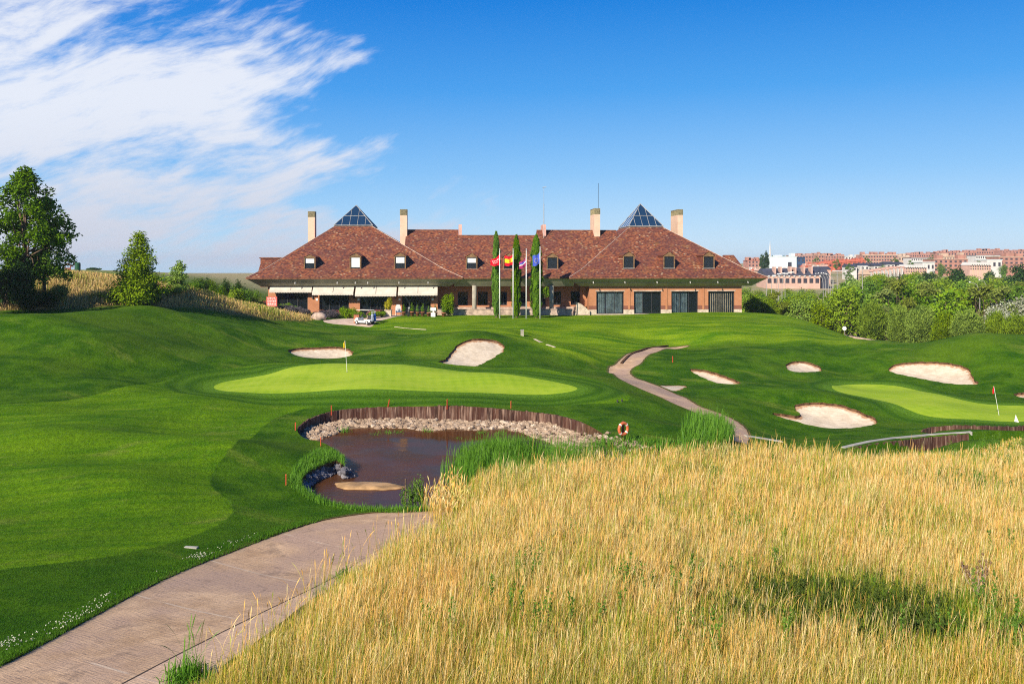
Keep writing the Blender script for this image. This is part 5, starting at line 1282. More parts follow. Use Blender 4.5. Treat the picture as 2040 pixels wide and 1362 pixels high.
# patches where the straw is thin and green shows
def blob(px, py, rx, ry, x, y): p = at(px, py); return np.exp(-((x-p[0])/rx)**2-((y-p[1])/ry)**2)
darkp = lambda x, y: np.clip(blob(1650, 1225, 2.3, 1.9, x, y)*1.15+blob(1790, 1265, 1.6, 1.4, x, y)*1.0+blob(1480, 1275, 1.0, 1.0, x, y)*.5+blob(2040, 1270, 1.0, 1.4, x, y)*.7+blob(1950, 1010, 1.9, 1.5, x, y)*.6+blob(1330, 985, 1.2, 1.2, x, y)*.35+blob(1900, 1180, 1.1, 1.2, x, y)*.5, 0, 1)
dk = darkp(c[:, 0], c[:, 1])
lowedge = sst(22-c[:, 1], 0, 8)*sst(3-c[:, 0], 0, 6)
keep = rg.random(len(c)) < (1-.90*dk)*(1-.35*lowedge)*np.clip(.3+sf*1.2, .12, 1)*np.clip(.05+1.7*vnoise(c[:, 0], c[:, 1], .75, 8), .18, 1)
c, sf, gp, pxs = c[keep], sf[keep], gp[keep], pxs[keep]
h = (.70+.36*gp+rg.normal(size=len(c))*.17+.3*(rg.random(len(c)) < .05))*np.clip(.55+sf*.4, .5, 1)*np.interp(c[:, 1], [14, 22, 40], [.82, 1, 1.0])*(.78+.42*vnoise(c[:, 0], c[:, 1], .55, 88))*(1+.22*sst(c[:, 1], 24, 30))*(1-.50*sst(pxs, 1640, 1740)*sst(c[:, 1], 37, 42))
w_ = .0052*(c[:, 1]/18)**.85*rg.uniform(.6, 1.4, len(c)); bent = np.where(rg.random(len(c)) < .10, 3.2, 1.0)
col = np.clip(rg.random(len(c))*.66+.34*vnoise(c[:, 0], c[:, 1], 1.4, 9)+.0, 0, 1)
gr_ = rg.random(len(c)) < .10+.25*sst(vnoise(c[:, 0], c[:, 1], 1.8, 12), .5, .8); col = np.where(gr_, .80, col)
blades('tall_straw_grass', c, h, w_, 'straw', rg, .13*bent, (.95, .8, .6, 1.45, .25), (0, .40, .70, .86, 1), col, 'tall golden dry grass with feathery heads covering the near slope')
c = scatter(FP, 520000, rg, lambda x, y: np.where(vis(x, y), np.clip((17/y)**1.4, .12, 1), 0), BOX)
sf = sdf(FP, c[:, 0], c[:, 1]); dk = darkp(c[:, 0], c[:, 1])
h = (.22+.22*vnoise(c[:, 0], c[:, 1], 1.5, 15)+.12*rg.random(len(c)))*(1+.5*dk); w_ = .011*(c[:, 1]/18)**.8*rg.uniform(.7, 1.3, len(c))
col = rg.random(len(c))*.8+.25*vnoise(c[:, 0], c[:, 1], 1.7, 16)-.55*dk
blades('undergrowth', c, h, w_, 'under', rg, .38, (1, 1, .7, .1), (0, .35, .7, 1), col, 'short green and yellow grass growing between the dry stalks')
tl = scatter(FP, 5200, rg, lambda x, y: np.where(vis(x, y), .45+.55*sst(x/y, -.1, .4), 0), BOX); tl = tl[vnoise(tl[:, 0], tl[:, 1], 2.4, 91)+.12*rg.random(len(tl)) > .50][:620]
c = np.repeat(tl, 26, 0)+rg.normal(size=(len(tl)*26, 2))*.085; hh_ = np.repeat(rg.uniform(.40, .95, len(tl)), 26)*rg.uniform(.6, 1.05, len(c))
blades('green_grass_tufts', c, hh_, .009*(c[:, 1]/18)**.8, 'reed', rg, .2, (1, .9, .7, .1), (0, .4, .75, 1), rg.random(len(c)), 'fresh green grass tufts mixed into the golden grass')
# stray stalks leaning out over the path
strayp = castpoly(g1, [(560, 1275), (700, 1130), (800, 1075), (900, 1035), (1000, 990), (900, 1005), (800, 1055), (660, 1130), (520, 1250), (380, 1362), (470, 1362)])
c = scatter(strayp, 4500, rg); k = rg.random(len(c)) < .30; c = c[k]; e2 = castpoly(g1, [(838, 1010), (870, 985), (905, 965), (925, 985), (925, 1045), (880, 1060)]); c2 = scatter(e2, 5000, rg)[:420]; c = np.vstack([c, c2])
blades('stray_stalks', c, rg.uniform(.55, 1.0, len(c)), .011*(c[:, 1]/18), 'straw', rg, .22, (.8, .7, .6, 1.9, .2), (0, .45, .74, .88, 1), rg.random(len(c)), 'thin dry stalks leaning over the edge of the cart path')
# leafy green weeds rising among the stalks
def weeds(name, pos, hh, seed, label, mat='weed', nl=110, spread=.06, kind='stuff', cat='weeds', L=.09, W=.018):
    rg = np.random.default_rng(seed); Q = []; Rr = []
    for (x, y), h in zip(pos, hh):
        z = float(G(x, y)); st_ = max(1, int(rg.integers(2, 5)))
        for s in range(st_):
            a = rg.random()*6.28; l = rg.random()*.14; n = nl//st_; t = .15+.85*rg.random(n)
            b = np.column_stack([x+math.cos(a)*(l*t+spread*rg.normal()), y+math.sin(a)*(l*t+spread*rg.normal()), z+h*t*rg.uniform(.75, 1)])
            d = rg.normal(size=(n, 3))*.5+[0, 0, .75]; d /= np.linalg.norm(d, axis=1)[:, None]; sd = np.cross(d, rg.normal(size=(n, 3))); sd /= np.linalg.norm(sd, axis=1)[:, None]
            k = (L*(1.1-.5*t))[:, None]; Q.append(np.stack([b, b+d*k*.5+sd*W, b+d*k, b+d*k*.5-sd*W], 1)); Rr.append(np.repeat(rg.random(n), 4))
    Q = np.concatenate(Q).reshape(-1, 3); o = np_mesh(name, Q, np.arange(len(Q)).reshape(-1, 4), mat, attrs={'rnd': np.concatenate(Rr)}); tag(o, label, cat, kind=kind); return o
lst = [(1180, 945), (1355, 975), (1348, 965), (1365, 972), (1415, 990), (1420, 975), (1398, 968), (1312, 1045), (1320, 1060), (1305, 1055), (1170, 1045), (1470, 1110), (1495, 1110), (1245, 1220), (1240, 1205), (1460, 1200), (1560, 1120), (1490, 1035), (1540, 960), (1250, 1100), (1130, 1120), (1070, 1180), (1200, 1290), (1090, 1300), (1350, 1230), (980, 1260), (905, 1290), (1610, 1010), (1690, 1050), (1740, 1010), (1780, 980), (1820, 960), (1700, 960), (2010, 1140), (1980, 1260), (2030, 1330), (1880, 1330), (1560, 1320), (1420, 1330), (1380, 1180), (1620, 1080), (1540, 1170), (1960, 905), (1990, 900), (2015, 915), (2035, 905), (1950, 925), (1975, 935), (2030, 950), (2000, 975), (1900, 930), (1770, 1130), (1870, 1070)]
pos = [cast(G, *p) for p in lst for _ in (0,)]; pos += [p+rg.normal(size=2)*.35 for p in pos for _ in (0, 1)]
hh = [float(rg.uniform(.8, 1.3)) for _ in pos]
weeds('green_weeds', pos, hh, 51, 'dark green leafy weeds standing among the golden stalks')
p = np.array(cast(G, 1935, 1000)); pos = [p+rg.normal(size=2)*[.75, .4] for _ in range(75)]
weeds('weed_shrub', pos, [float(rg.uniform(.7, 1.35)) for _ in pos], 52, 'bushy bright green weed clump in the upper right of the dry grass', kind=None, cat='bush', nl=140)
for px, py, n, sx, sy, hm, l in ((1645, 1235, 380, 2.0, 1.6, .72, 'dark green low bush flattened in the dry grass'), (1785, 1275, 170, 1.1, .9, .58, 'dark green low bush beside the flattened one, to its right'), (2035, 1310, 80, .45, .7, .7, 'green weed clump at the lower right corner')):
    p = np.array(cast(G, px, py)); pos = [p+rg.normal(size=2)*[sx*.6, sy*.6] for _ in range(n)]
    weeds('low_bush', pos, [float(rg.uniform(.5, 1.1)*hm) for _ in pos], 53+px, l, kind=None, cat='bush', nl=130, spread=.12, L=.08, W=.013, mat='weed_dark' if px < 2000 else 'weed')
# reeds and shore grass
rp = castpoly(Grid(np.full_like(ZZ, Z_WATER)), [(872, 955), (888, 925), (925, 902), (960, 894), (1050, 890), (1150, 893), (1230, 910), (1250, 930), (1180, 960), (1080, 985), (980, 1000), (915, 992), (880, 975)])
c = scatter(rp, 30000, rg); c = c[rg.random(len(c)) < np.clip(1.5*vnoise(c[:, 0], c[:, 1], 1.0, 66)-.2, .1, 1)*np.clip(sdf(rp, c[:, 0], c[:, 1])*.75, .03, 1)][:7600]
blades('reeds', c, rg.uniform(.6, 1.3, len(c)), .020*rg.uniform(.6, 1.2, len(c)), 'reed', rg, .13, (1, 1, .8, .08), (0, .4, .75, 1), None, 'tall green reeds at the right side of the pond', 'reeds', z=np.full(len(c), Z_WATER-.1), droop=.3)
rp = castpoly(g1, [(1365, 860), (1395, 845), (1440, 850), (1462, 880), (1450, 905), (1400, 912), (1360, 905), (1355, 880)])
c = scatter(rp, 12000, rg); c = c[:2600]
blades('reeds', c, rg.uniform(.6, 1.45, len(c)), .024*rg.uniform(.6, 1.2, len(c)), 'reed', rg, .18, (1, 1, .8, .08), (0, .4, .75, 1), None, 'bright green reed clump between the lawn and the winding path', 'reeds', droop=.3)
rp = castpoly(g1, [(1180, 880), (1240, 875), (1300, 880), (1370, 878), (1480, 900), (1480, 925), (1300, 930), (1240, 915), (1170, 890)])
c = scatter(rp, 14000, rg); c = c[:2200]
blades('shore_grass', c, rg.uniform(.2, .55, len(c)), .022, 'reed', rg, .2, (1, 1, .8, .08), (0, .4, .75, 1), None, 'loose green grass behind the crest of the golden grass', droop=.3)
# fringe on the left shore and along the front of the pond
lft_ = castpoly(g1, T(*c6, "90,540 110,470 170,410 250,370 330,370 380,400 385,440 340,410 270,435 200,468 155,510 160,560 215,590 290,628 420,658 600,664 760,655 860,655 860,668 700,680 560,680 420,672 250,640 150,590"))
c = scatter(lft_, 60000, rg); c = c[:11000]; ph = np.interp(c[:, 0], [-10, -3], [1, .6])
blades('shore_grass', c, rg.uniform(.12, .46, len(c))*ph, .014, 'reed', rg, .3, (1, 1, .8, .1), (0, .4, .75, 1), None, 'unmown green grass fringing the left and near shore of the pond', droop=.4)
for px, l in ((853, 'tall weeds'), ):
    pos = [np.array(cast(g1, 830, 1010))+rg.normal(size=2)*[.25, .15] for _ in range(18)]; weeds('shore_weeds', pos, [float(rg.uniform(.5, 1.2)) for _ in pos], 60, 'tall green weed clump on the near shore of the pond', kind=None, cat='weeds')
o = MB().cyl((0, 0, -.3), (0, 0, 1.0), .03, n=6).build('wooden_peg', 'bark'); o.location = at(808, 1008); tag(o, 'thin dark stick standing at the near shore of the pond', 'stick')
# plants in the stones
pos = []
for q in ((210, 290), (375, 215), (540, 245), (600, 235), (660, 230), (810, 205), (1100, 215), (1200, 220), (980, 255), (1540, 270)): p = T(*c6, '%d %d' % q)[0]; pp = cast(g1, *p); pos.append(pp+(cen-pp)*.02)
Q = [p for p in pos]; rgw = np.random.default_rng(5)
c = np.concatenate([p+rgw.normal(size=(60, 2))*.16 for p in Q]); blades('wall_weeds', c, rgw.uniform(.12, .4, len(c)), .02, 'reed', rgw, .3, (1, 1, .8, .1), (0, .4, .75, 1), None, 'small green tufts growing out of the pale stones', z=floorz(c[:, 0], c[:, 1]), cat='weeds')
# turf blades on the near lawn and unmown edge of the path
tp = castpoly(g1, [(-60, 1100), (0, 1075), (300, 1040), (520, 990), (640, 1000), (700, 1020), (640, 1036), (560, 1066), (480, 1096), (400, 1125), (330, 1155), (250, 1195), (115, 1270), (0, 1330), (-100, 1375)])
c = scatter(tp, 520000, rg, lambda x, y: np.where(np.abs(x) < y*.6, np.clip((17/y)**1.8, .12, 1), 0)); ed_ = sdf(PW['path'], c[:, 0], c[:, 1]); nr = sst(ed_, -.75, -.05)
fy = sdf(PW['fair'], c[:, 0], c[:, 1]) > 0; k = (~fy) & (ed_ < .03); c, ed_, nr = c[k], ed_[k], nr[k]
h = (.035+.03*rg.random(len(c)))*(1+1.7*nr*vnoise(c[:, 0], c[:, 1], .5, 20)); blades('turf', c, h, .008*(c[:, 1]/18)*(1+.3*nr), 'turf', rg, .35, (1, .8, .1), (0, .5, 1), rg.random(len(c))*.7+.3*nr, 'short green turf beside the near stretch of the cart path')
ep = chaikin(castpoly(g1, [(-20, 1322), (115, 1262), (250, 1187), (330, 1147), (430, 1103), (520, 1066), (520, 1058), (430, 1088), (330, 1128), (250, 1165), (115, 1235), (-20, 1285)]), 1)
c = scatter(ep, 6000, rg); c = c[rg.random(len(c)) < .9*vnoise(c[:, 0], c[:, 1], .9, 22)**3][:240]; z = G(c[:, 0], c[:, 1])+.07; V_ = []
q, f, r = leaves(rg, np.column_stack([c, z]), np.full((len(c), 3), .012), len(c)*6, .018, .018); o = np_mesh('clover_flowers', q, f, 'clover', attrs={'rnd': r}); tag(o, 'tiny white clover flowers scattered along the edge of the path', 'flowers', kind='stuff')
# green tuft at the bottom edge
def tuft(px, py, n, hm, r_, label, tall=8):
    b = at(px, py); root = empty('grass_tuft', b, label, 'grass tuft'); c = np.array([b[0], b[1]])+rg.normal(size=(n, 2))*r_
    o = blades('leaves', c-[b[0], b[1]], rg.uniform(.3, 1, n)*hm, .016, 'reed', rg, .38, (1, 1, .8, .08), (0, .4, .75, 1), rg.random(n)*.7, z=np.full(n, -.05), droop=.5, parent=root)
    c = rg.normal(size=(tall, 2))*r_*.6; blades('seed_stalks', c, rg.uniform(.8, 1.15, tall), .012, 'reed', rg, .22, (.6, .6, .6, 1.6, .2), (0, .4, .75, .9, 1), None, z=np.full(tall, -.05), parent=root)
tuft(372, 1352, 420, .55, .17, 'lush green grass tuft with tall stalks on the edge of the cart path', 12)
tuft(690, 1150, 160, .5, .13, 'small bright green tuft at the right edge of the cart path', 3)
# dried thistle
b = at(1945, 1215); th = empty('dried_thistle', b, 'pinkish brown dried thistle standing in the grass at the right', 'thistle'); rs = random.Random(9); m = MB(); hd = MB()
def br(p, d, L, r, dep):
    e = p+d*L; m.tube([p, p.lerp(e, .5)+Vector((rs.uniform(-.02, .02),)*3), e], [r, r*.8, r*.6], 5)
    if dep == 0: MB().lathe([(.008, -.02), (.024, .0), (.028, .02), (.012, .04)], 7, c=tuple(e)).build('flower_head', 'gable_board', th); return
    for _ in range(3 if dep > 1 else 2): br(e if rs.random() < .6 else p.lerp(e, rs.uniform(.5, .9)), (d+Vector((rs.uniform(-.6, .6), rs.uniform(-.5, .5), rs.uniform(.0, .4)))).normalized(), L*rs.uniform(.55, .8), r*.65, dep-1)
for k in range(5): br(Vector((0, 0, -.05)), Vector((rs.uniform(-.35, .2), rs.uniform(-.2, .2), 1)).normalized(), rs.uniform(.42, .55), .014, 2)
m.build('stems', 'terrace_stone', th)
# dry grass on the bank behind the left lawn
BP = PW['bank']; c = scatter(BP, 150000, rg, lambda x, y: np.where((x > -y*.66) & (y < 116), 1, 0)); sb_ = sdf(BP, c[:, 0], c[:, 1])
c = c[:62000]; sb_ = sb_[:62000]; vn = vnoise(c[:, 0], c[:, 1], 3.5, 30); h = (.28+.40*vn+.2*rg.random(len(c)))*np.clip(.35+.5*sb_, .3, 1)
col = np.where(rg.random(len(c)) < .2+.5*sst(vn, .55, .75), .80, rg.random(len(c))*.75)
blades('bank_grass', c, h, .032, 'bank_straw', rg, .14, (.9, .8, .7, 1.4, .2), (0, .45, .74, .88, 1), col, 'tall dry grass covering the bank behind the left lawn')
# ------------------------------------------------------------------ trees and small buildings on the left bank
def tree_at(o, px, Y, top, label, group=None, h0=None, rz=0, wide=1.0, base=None):
    b = loc(px, Y); h = ZC-(top-HY)/F*Y-b[2]; s = h/h0; return place(o, b, rz, (s*wide, s*wide, s), label, group)
t = make_tree('locust_tree', '', 'tree', 10, 5.6, 'spread', 'leaf_mid', 9000, .26, .12, 101, .20, nc=58); tree_at(t, 50, 78, 330, 'tallest tree, at the left edge, with an open dark green crown', h0=10)
t = make_tree('locust_tree', '', 'tree', 8, 5.8, 'spread', 'leaf_mid', 7500, .25, .12, 102, .22, nc=46); tree_at(t, 88, 80, 392, 'dark tree leaning right of the tallest tree at the left edge', h0=8)
t = make_tree('poplar_tree', '', 'tree', 7, 4.9, 'cone', 'leaf_light', 15000, .20, .10, 103, .03, nc=120); tree_at(t, 277, 84, 455, 'pale green pointed tree standing alone on the dry bank', h0=7, wide=1.12)
t = make_tree('poplar_tree', '', 'tree', 3.6, 3.0, 'cone', 'leaf_light', 4200, .17, .09, 104, .04, nc=60); tree_at(t, 357, 94, 515, 'small pale green tree right of the pointed one', h0=3.6, wide=1.1)
t = make_tree('poplar_tree', '', 'tree', 3.6, 3.6, 'cone', 'leaf_dark', 3200, .17, .09, 119, .02, nc=34); tree_at(t, 306, 86, 548, 'dark green bush tree hugging the right foot of the pointed tree', h0=3.6)
t = make_tree('pine_tree', '', 'tree', 4.6, 3.0, 'spread', 'leaf_dark', 1800, .24, .09, 105, .35, nc=9); tree_at(t, 148, 150, 514, 'small dark pine against the sky on the left', h0=4.6)
dk0 = bush_mesh('dark_shrub', '', 'shrub', 3.0, 2.4, 4.6, 'leaf_dark', 9000, .26, .12, 106, nc=26)
put(dk0, 4, 76, 1, 'large dark shrub at the left edge under the tallest tree'); dk2 = copy_tree(dk0); put(dk2, 70, 76.5, (.8, .7, .42), 'low dark shrub at the foot of the tallest tree', rz=1)
for i, (px, Y, h, l) in enumerate(((-75, 70, 9, 'dark tree just outside the left edge, nearest'), (-190, 74, 10, 'dark tree outside the left edge, second'))):
    t = make_tree('locust_tree', l, 'tree', h, 7, 'round', 'leaf_dark', 6500, .32, .16, 120+i, .12, nc=26); place(t, loc(px, Y))
for px, Y, top, w_, lm, l in ((405, 118, 542, 1.5, 'leaf_dark', 'dark round bush far behind the small pale tree'), (432, 112, 556, 1.4, 'leaf_mid', 'low green bush on the bank left of the brick building'), (466, 108, 562, 1.5, 'leaf_light', 'pale green bush near the left roof corner'), (488, 110, 572, 1.5, 'leaf_mid', 'green bush under the left roof corner'), (445, 122, 548, 1.2, 'leaf_dark', 'dark bush on the skyline left of the roof corner'), (475, 128, 552, 1.0, 'leaf_dark', 'small dark bush on the skyline beside the roof corner'),
                            (385, 98, 562, 1.4, 'leaf_mid', 'green bush below the small pale tree'), (340, 92, 570, 1.3, 'leaf_olive', 'olive bush between the pale trees'), (508, 112, 588, 1.3, 'leaf_olive', 'olive bush above the brown board fence'), (235, 84, 585, 1.2, 'leaf_mid', 'green bush at the left foot of the pointed tree'), (118, 82, 560, 1.5, 'leaf_olive', 'olive bush in the dry grass right of the kiosk'), (64, 140, 541, 1.2, 'leaf_dark', 'low dark bush behind the kiosk'), (186, 170, 543, 1.6, 'leaf_dark', 'dark bush on the skyline right of the small pine'), (396, 124, 549, 2.3, 'leaf_mid', 'broad green bush on the skyline behind the small pale tree'), (420, 126, 552, 2.2, 'leaf_olive', 'olive bush on the skyline, right of the broad green one'), (452, 124, 554, 2.3, 'leaf_mid', 'broad green bush in the middle of the skyline left of the clubhouse'), (480, 122, 557, 2.0, 'leaf_dark', 'dark bush touching the left roof corner'), (502, 118, 574, 1.6, 'leaf_mid', 'green bush under the eave at the left corner'), (330, 112, 551, 1.7, 'leaf_olive', 'olive bush between the two pale trees on the skyline')):
    b = loc(px, Y); h = ZC-(top-HY)/F*Y-b[2]; o = bush_mesh('bush', l, 'bush', w_, w_, max(.7, h), lm, 1800, .2, .09, int(px)+7, 'bushes on the left bank'); o.location = b
for i, (px, Y, top, w_, lm) in enumerate(((392, 190, 551, 4, 'leaf_mid'), (415, 210, 546, 5, 'leaf_dark'), (438, 180, 556, 4.5, 'leaf_olive'), (452, 200, 550, 4, 'leaf_mid'), (470, 185, 553, 4.5, 'leaf_mid'), (487, 200, 551, 4, 'leaf_dark'), (425, 150, 566, 4, 'leaf_mid'), (460, 145, 569, 4.5, 'leaf_olive'), (484, 150, 566, 4, 'leaf_light'), (502, 160, 572, 4, 'leaf_mid'), (322, 200, 546, 4, 'leaf_dark'), (214, 150, 545, 2, 'leaf_olive'), (198, 150, 547, 2, 'leaf_dark'))):
    b = loc(px, Y); h = ZC-(top-HY)/F*Y-b[2]
    if h < 1.9: continue
    t = make_tree('leafy_tree', 'small %s tree on the plain left of the clubhouse, %s from the left' % ({'leaf_mid': 'green', 'leaf_dark': 'dark green', 'leaf_olive': 'olive green', 'leaf_light': 'pale green'}[lm], ['fourth', 'fifth', 'seventh', 'ninth', 'eleventh', 'thirteenth', 'sixth', 'tenth', 'twelfth', 'last', 'third', 'second', 'first'][i]), 'tree', max(1.5, h), min(w_, h*1.3), 'round', lm, 1500, .4, .22, 700+i, .0, group='small trees on the plain', nc=12); t.location = b
# kiosk, roofed board, bin, sheds
k = empty('kiosk', loc(56, 108), 'small pink kiosk with a brown roof behind the tallest tree', 'kiosk'); zt = ZC-(524-HY)/F*108-k.location.z
MB().box(-1.1, 1.1, 0, 2.0, -.3, zt-.5).build('wall', 'render_pink', k); MB().add([(-1.5, -.4, zt-.55), (1.5, -.4, zt-.55), (1.5, 2.4, zt-.55), (-1.5, 2.4, zt-.55), (0, 1, zt+.1)], [(0, 1, 4), (1, 2, 4), (2, 3, 4), (3, 0, 4), (3, 2, 1, 0)]).build('roof', 'timber', k)
MB().box(-.35, .35, -.02, .0, -.2, zt-.9).build('door', 'inside', k)
for x in (-1.3, 1.3): MB().cyl((x, -.25, -.3), (x, -.25, zt-.55), .07, n=8).build('post', 'white_paint', k)
k = empty('notice_shelter', loc(135, 100), 'little roofed wooden board on two posts in the dry grass', 'shelter')
MB().hexa([(-.55, -.25, 1.0), (0, -.25, 1.35), (0, .25, 1.35), (-.55, .25, 1.0), (-.55, -.25, 1.06), (0, -.25, 1.41), (0, .25, 1.41), (-.55, .25, 1.06)]).hexa([(.55, -.25, 1.0), (0, -.25, 1.35), (0, .25, 1.35), (.55, .25, 1.0), (.55, -.25, 1.06), (0, -.25, 1.41), (0, .25, 1.41), (.55, .25, 1.06)]).build('roof', 'timber', k)
for x in (-.3, .3): MB().box(x-.04, x+.04, -.04, .04, -.2, 1.2).build('post', 'timber', k)
MB().box(-.3, .3, -.02, .02, .45, .9).build('board', 'timber', k)
k = empty('green_container', loc(155, 102), 'dark green upright box on a pole in the dry grass', 'container'); MB().lathe([(.28, .55), (.30, .6), (.30, 1.55), (.22, 1.62)], 10).build('body', 'sign_green', k); MB().cyl((0, 0, -.2), (0, 0, .6), .05, n=6).build('post', 'dark_metal', k)
def shed(px0, px1, pt, Y, d, h, wm, rm, name, label, cat='warehouse'):
    x0, x1 = (px0-CX)/F*Y, (px1-CX)/F*Y; zt = ZC-(pt-HY)/F*Y; xc = (x0+x1)/2; w_ = (x1-x0)/2
    r = empty(name, (xc, Y, zt-h), label, cat)
    MB().box(-w_, w_, 0, d, -25, h*.75).build('wall', wm, r); MB().prism([(-w_-.3, h*.75), (w_+.3, h*.75), (w_+.3, h*.8), (0, h), (-w_-.3, h*.8)], -.3, d+.3).build('roof', rm, r)
    return r
shed(116, 176, 545, 600, 40, 2.6, 'render_white', 'blue_sheet', 'warehouse', 'long white warehouse with a blue roof on the left skyline')
shed(395, 418, 559, 300, 12, 1.6, 'render_pink', 'render_white', 'warehouse', 'low pinkish building left of the blue shed')
shed(422, 440, 550, 420, 20, 3.2, 'blue_sheet', 'blue_sheet', 'warehouse', 'bright blue shed on the skyline left of the roof corner')
shed(470, 486, 557, 330, 14, 2.0, 'render_tan', 'timber', 'warehouse', 'low tan building at the left roof corner')
# ------------------------------------------------------------------ pines and trees right of the clubhouse
pn = [needle_tree('stone_pine', '', 'pine tree', 6, 4.2, 'leaf_pine', 21000, 201+i, .13, spike=.34) for i in range(3)]
rows = [(1738, 606, 56, 130), (1790, 616, 44, 128), (1834, 615, 58, 122), (1882, 628, 50, 116), (1928, 624, 64, 112), (1984, 625, 44, 112), (2025, 632, 58, 109), (2078, 628, 60, 109), (2130, 620, 60, 110)]
words = ['leftmost of the row of round clipped pines, tall with a bare trunk', 'slim pine with a pale trunk, second in the row of round pines', 'large round pine third in the row, left of the grassy dip', 'round pine directly above the grassy dip', 'broadest round pine, fifth in the row', 'narrow pine sixth in the row behind the right mound', 'round pine second from the right edge in the pine row', 'round pine at the right edge of the pine row', 'pine just outside the right edge']
for i, ((px, top, wp, Y), l) in enumerate(zip(rows, words)):
    o = pn[i] if i < 3 else copy_tree(pn[i % 3]); b = loc(px, Y); h = ZC-(top-HY)/F*Y-b[2]; wm = wp/F*Y*.84
    place(o, b, i*1.7, (wm/4.2, wm/4.2, h/6), l, 'round pines behind the right mound')
protos = [make_tree('leafy_tree', '', 'tree', 8, 6.0, 'round', 'leaf_light', 2600, .36, .2, 301, .08, nc=26), make_tree('leafy_tree', '', 'tree', 8, 6.0, 'round', 'leaf_mid', 2600, .36, .2, 302, .08, nc=26),
          make_tree('leafy_tree', '', 'tree', 8, 5.4, 'spread', 'leaf_olive', 2600, .34, .18, 303, .10, nc=28), make_tree('leafy_tree', '', 'tree', 8, 5.6, 'round', 'leaf_bright', 2600, .36, .2, 304, .08, nc=24),
          make_tree('leafy_tree', '', 'tree', 8, 5.6, 'spread', 'leaf_mid', 2600, .34, .2, 305, .08, nc=26), make_tree('leafy_tree', '', 'tree', 8, 6.2, 'round', 'leaf_light', 2600, .34, .2, 306, .06, nc=30)]
silver = make_tree('olive_tree', '', 'tree', 6, 5.2, 'round', 'leaf_silver', 2800, .26, .10, 310, .10, nc=24)
big0 = make_tree('dark_tree', '', 'tree', 12, 6.6, 'round', 'leaf_dark', 4200, .5, .3, 311, .12, nc=26)
tones = ['pale green', 'mid green', 'olive green', 'bright green', 'dull green', 'yellowish green']
used = set()
rt = random.Random(77)
limit = lambda px: np.interp(px, [1470, 1500, 1530, 1600, 1640, 1680, 1700, 1760, 1820, 1900, 2040, 2200], [563, 563, 567, 570, 574, 554, 541, 539, 536, 545, 541, 538])
rowdef = [('front row right of the clubhouse', 137, 6, 26, (1488, 1700), 12), ('second row right of the clubhouse', 150, 10, 26, (1480, 2090), 24), ('third row behind the lawn', 168, 20, 24, (1475, 2110), 24), ('fourth row of the tree belt', 190, 12, 14, (1470, 2120), 24), ('fifth row of the tree belt', 222, 6, 9, (1470, 2120), 24), ('sixth row of the tree belt', 262, 2, 5, (1470, 2120), 24), ('back row of the tree belt', 320, -2, 2, (1650, 2120), 20)]
ordn = lambda n: {1: '1st', 2: '2nd', 3: '3rd', 21: '21st', 22: '22nd', 23: '23rd'}.get(n, '%dth' % n)
for ri, (rn, Y, da, db, (pa, pb), n) in enumerate(rowdef):
    for i in range(n):
        px = pa+(pb-pa)*(i+.5)/n+rt.uniform(-7, 7); Yt = Y+rt.uniform(-.06, .06)*Y
        if ri >= 3 and 1655 < px < 1690 and ri < 5 and rt.random() < .6: continue
        top = float(limit(px))+rt.uniform(da, db)+rt.uniform(-4, 8)
        ki = rt.choice([0, 0, 1, 2, 3, 4, 5, 5, 1, 2]); src = protos[ki]; b = loc(px, Yt); h = ZC-(top-HY)/F*Yt-b[2]
        h = max(2.2, min(h, 13))
        o = src if ki not in used else copy_tree(src); used.add(ki)
        wsc = rt.uniform(.85, 1.2)*(h/8)**.85
        place(o, b, rt.uniform(0, 6.28), (wsc, wsc, h/8), '%s tree, %s from the left in the %s' % (tones[ki], ordn(i+1), rn), 'trees in the belt right of the clubhouse')
for i, p_ in enumerate(protos):
    if i not in used: place(p_, loc(1600+30*i, 240), 0, .7, '%s tree half hidden inside the tree belt' % tones[i])
for i, (px, top, Y, s) in enumerate(((1996, 592, 142, .8), (2026, 578, 146, 1.0), (2064, 584, 146, 1.0), (1920, 584, 165, .5))):
    o = silver if i == 0 else copy_tree(silver); b = loc(px, Y); h = ZC-(top-HY)/F*Y-b[2]; place(o, b, i, (h/6*s, h/6*s, h/6), ('silvery olive tree above the broadest pine', 'largest silvery white olive tree near the right edge', 'silvery olive tree cut by the right edge', 'small silvery olive tree in the middle of the belt')[i], 'silvery olive trees')
for i, (px, top, Y, wp) in enumerate(((1902, 521, 250, 46), (2030, 516, 250, 56), (1850, 533, 290, 34), (1975, 532, 290, 34), (1800, 541, 290, 30))):
    o = big0 if i == 0 else copy_tree(big0); b = loc(px, Y); h = ZC-(top-HY)/F*Y-b[2]; wm = wp/F*Y; place(o, b, i*1.3, (wm/6.2, wm/6.2, h/12), ('tall dark round tree standing out above the belt', 'tallest dark tree, at the right edge of the belt', 'dark tree left of the tall round one', 'dark tree between the two tall dark ones', 'small dark tree in front of the white terraces')[i], 'dark trees above the belt')
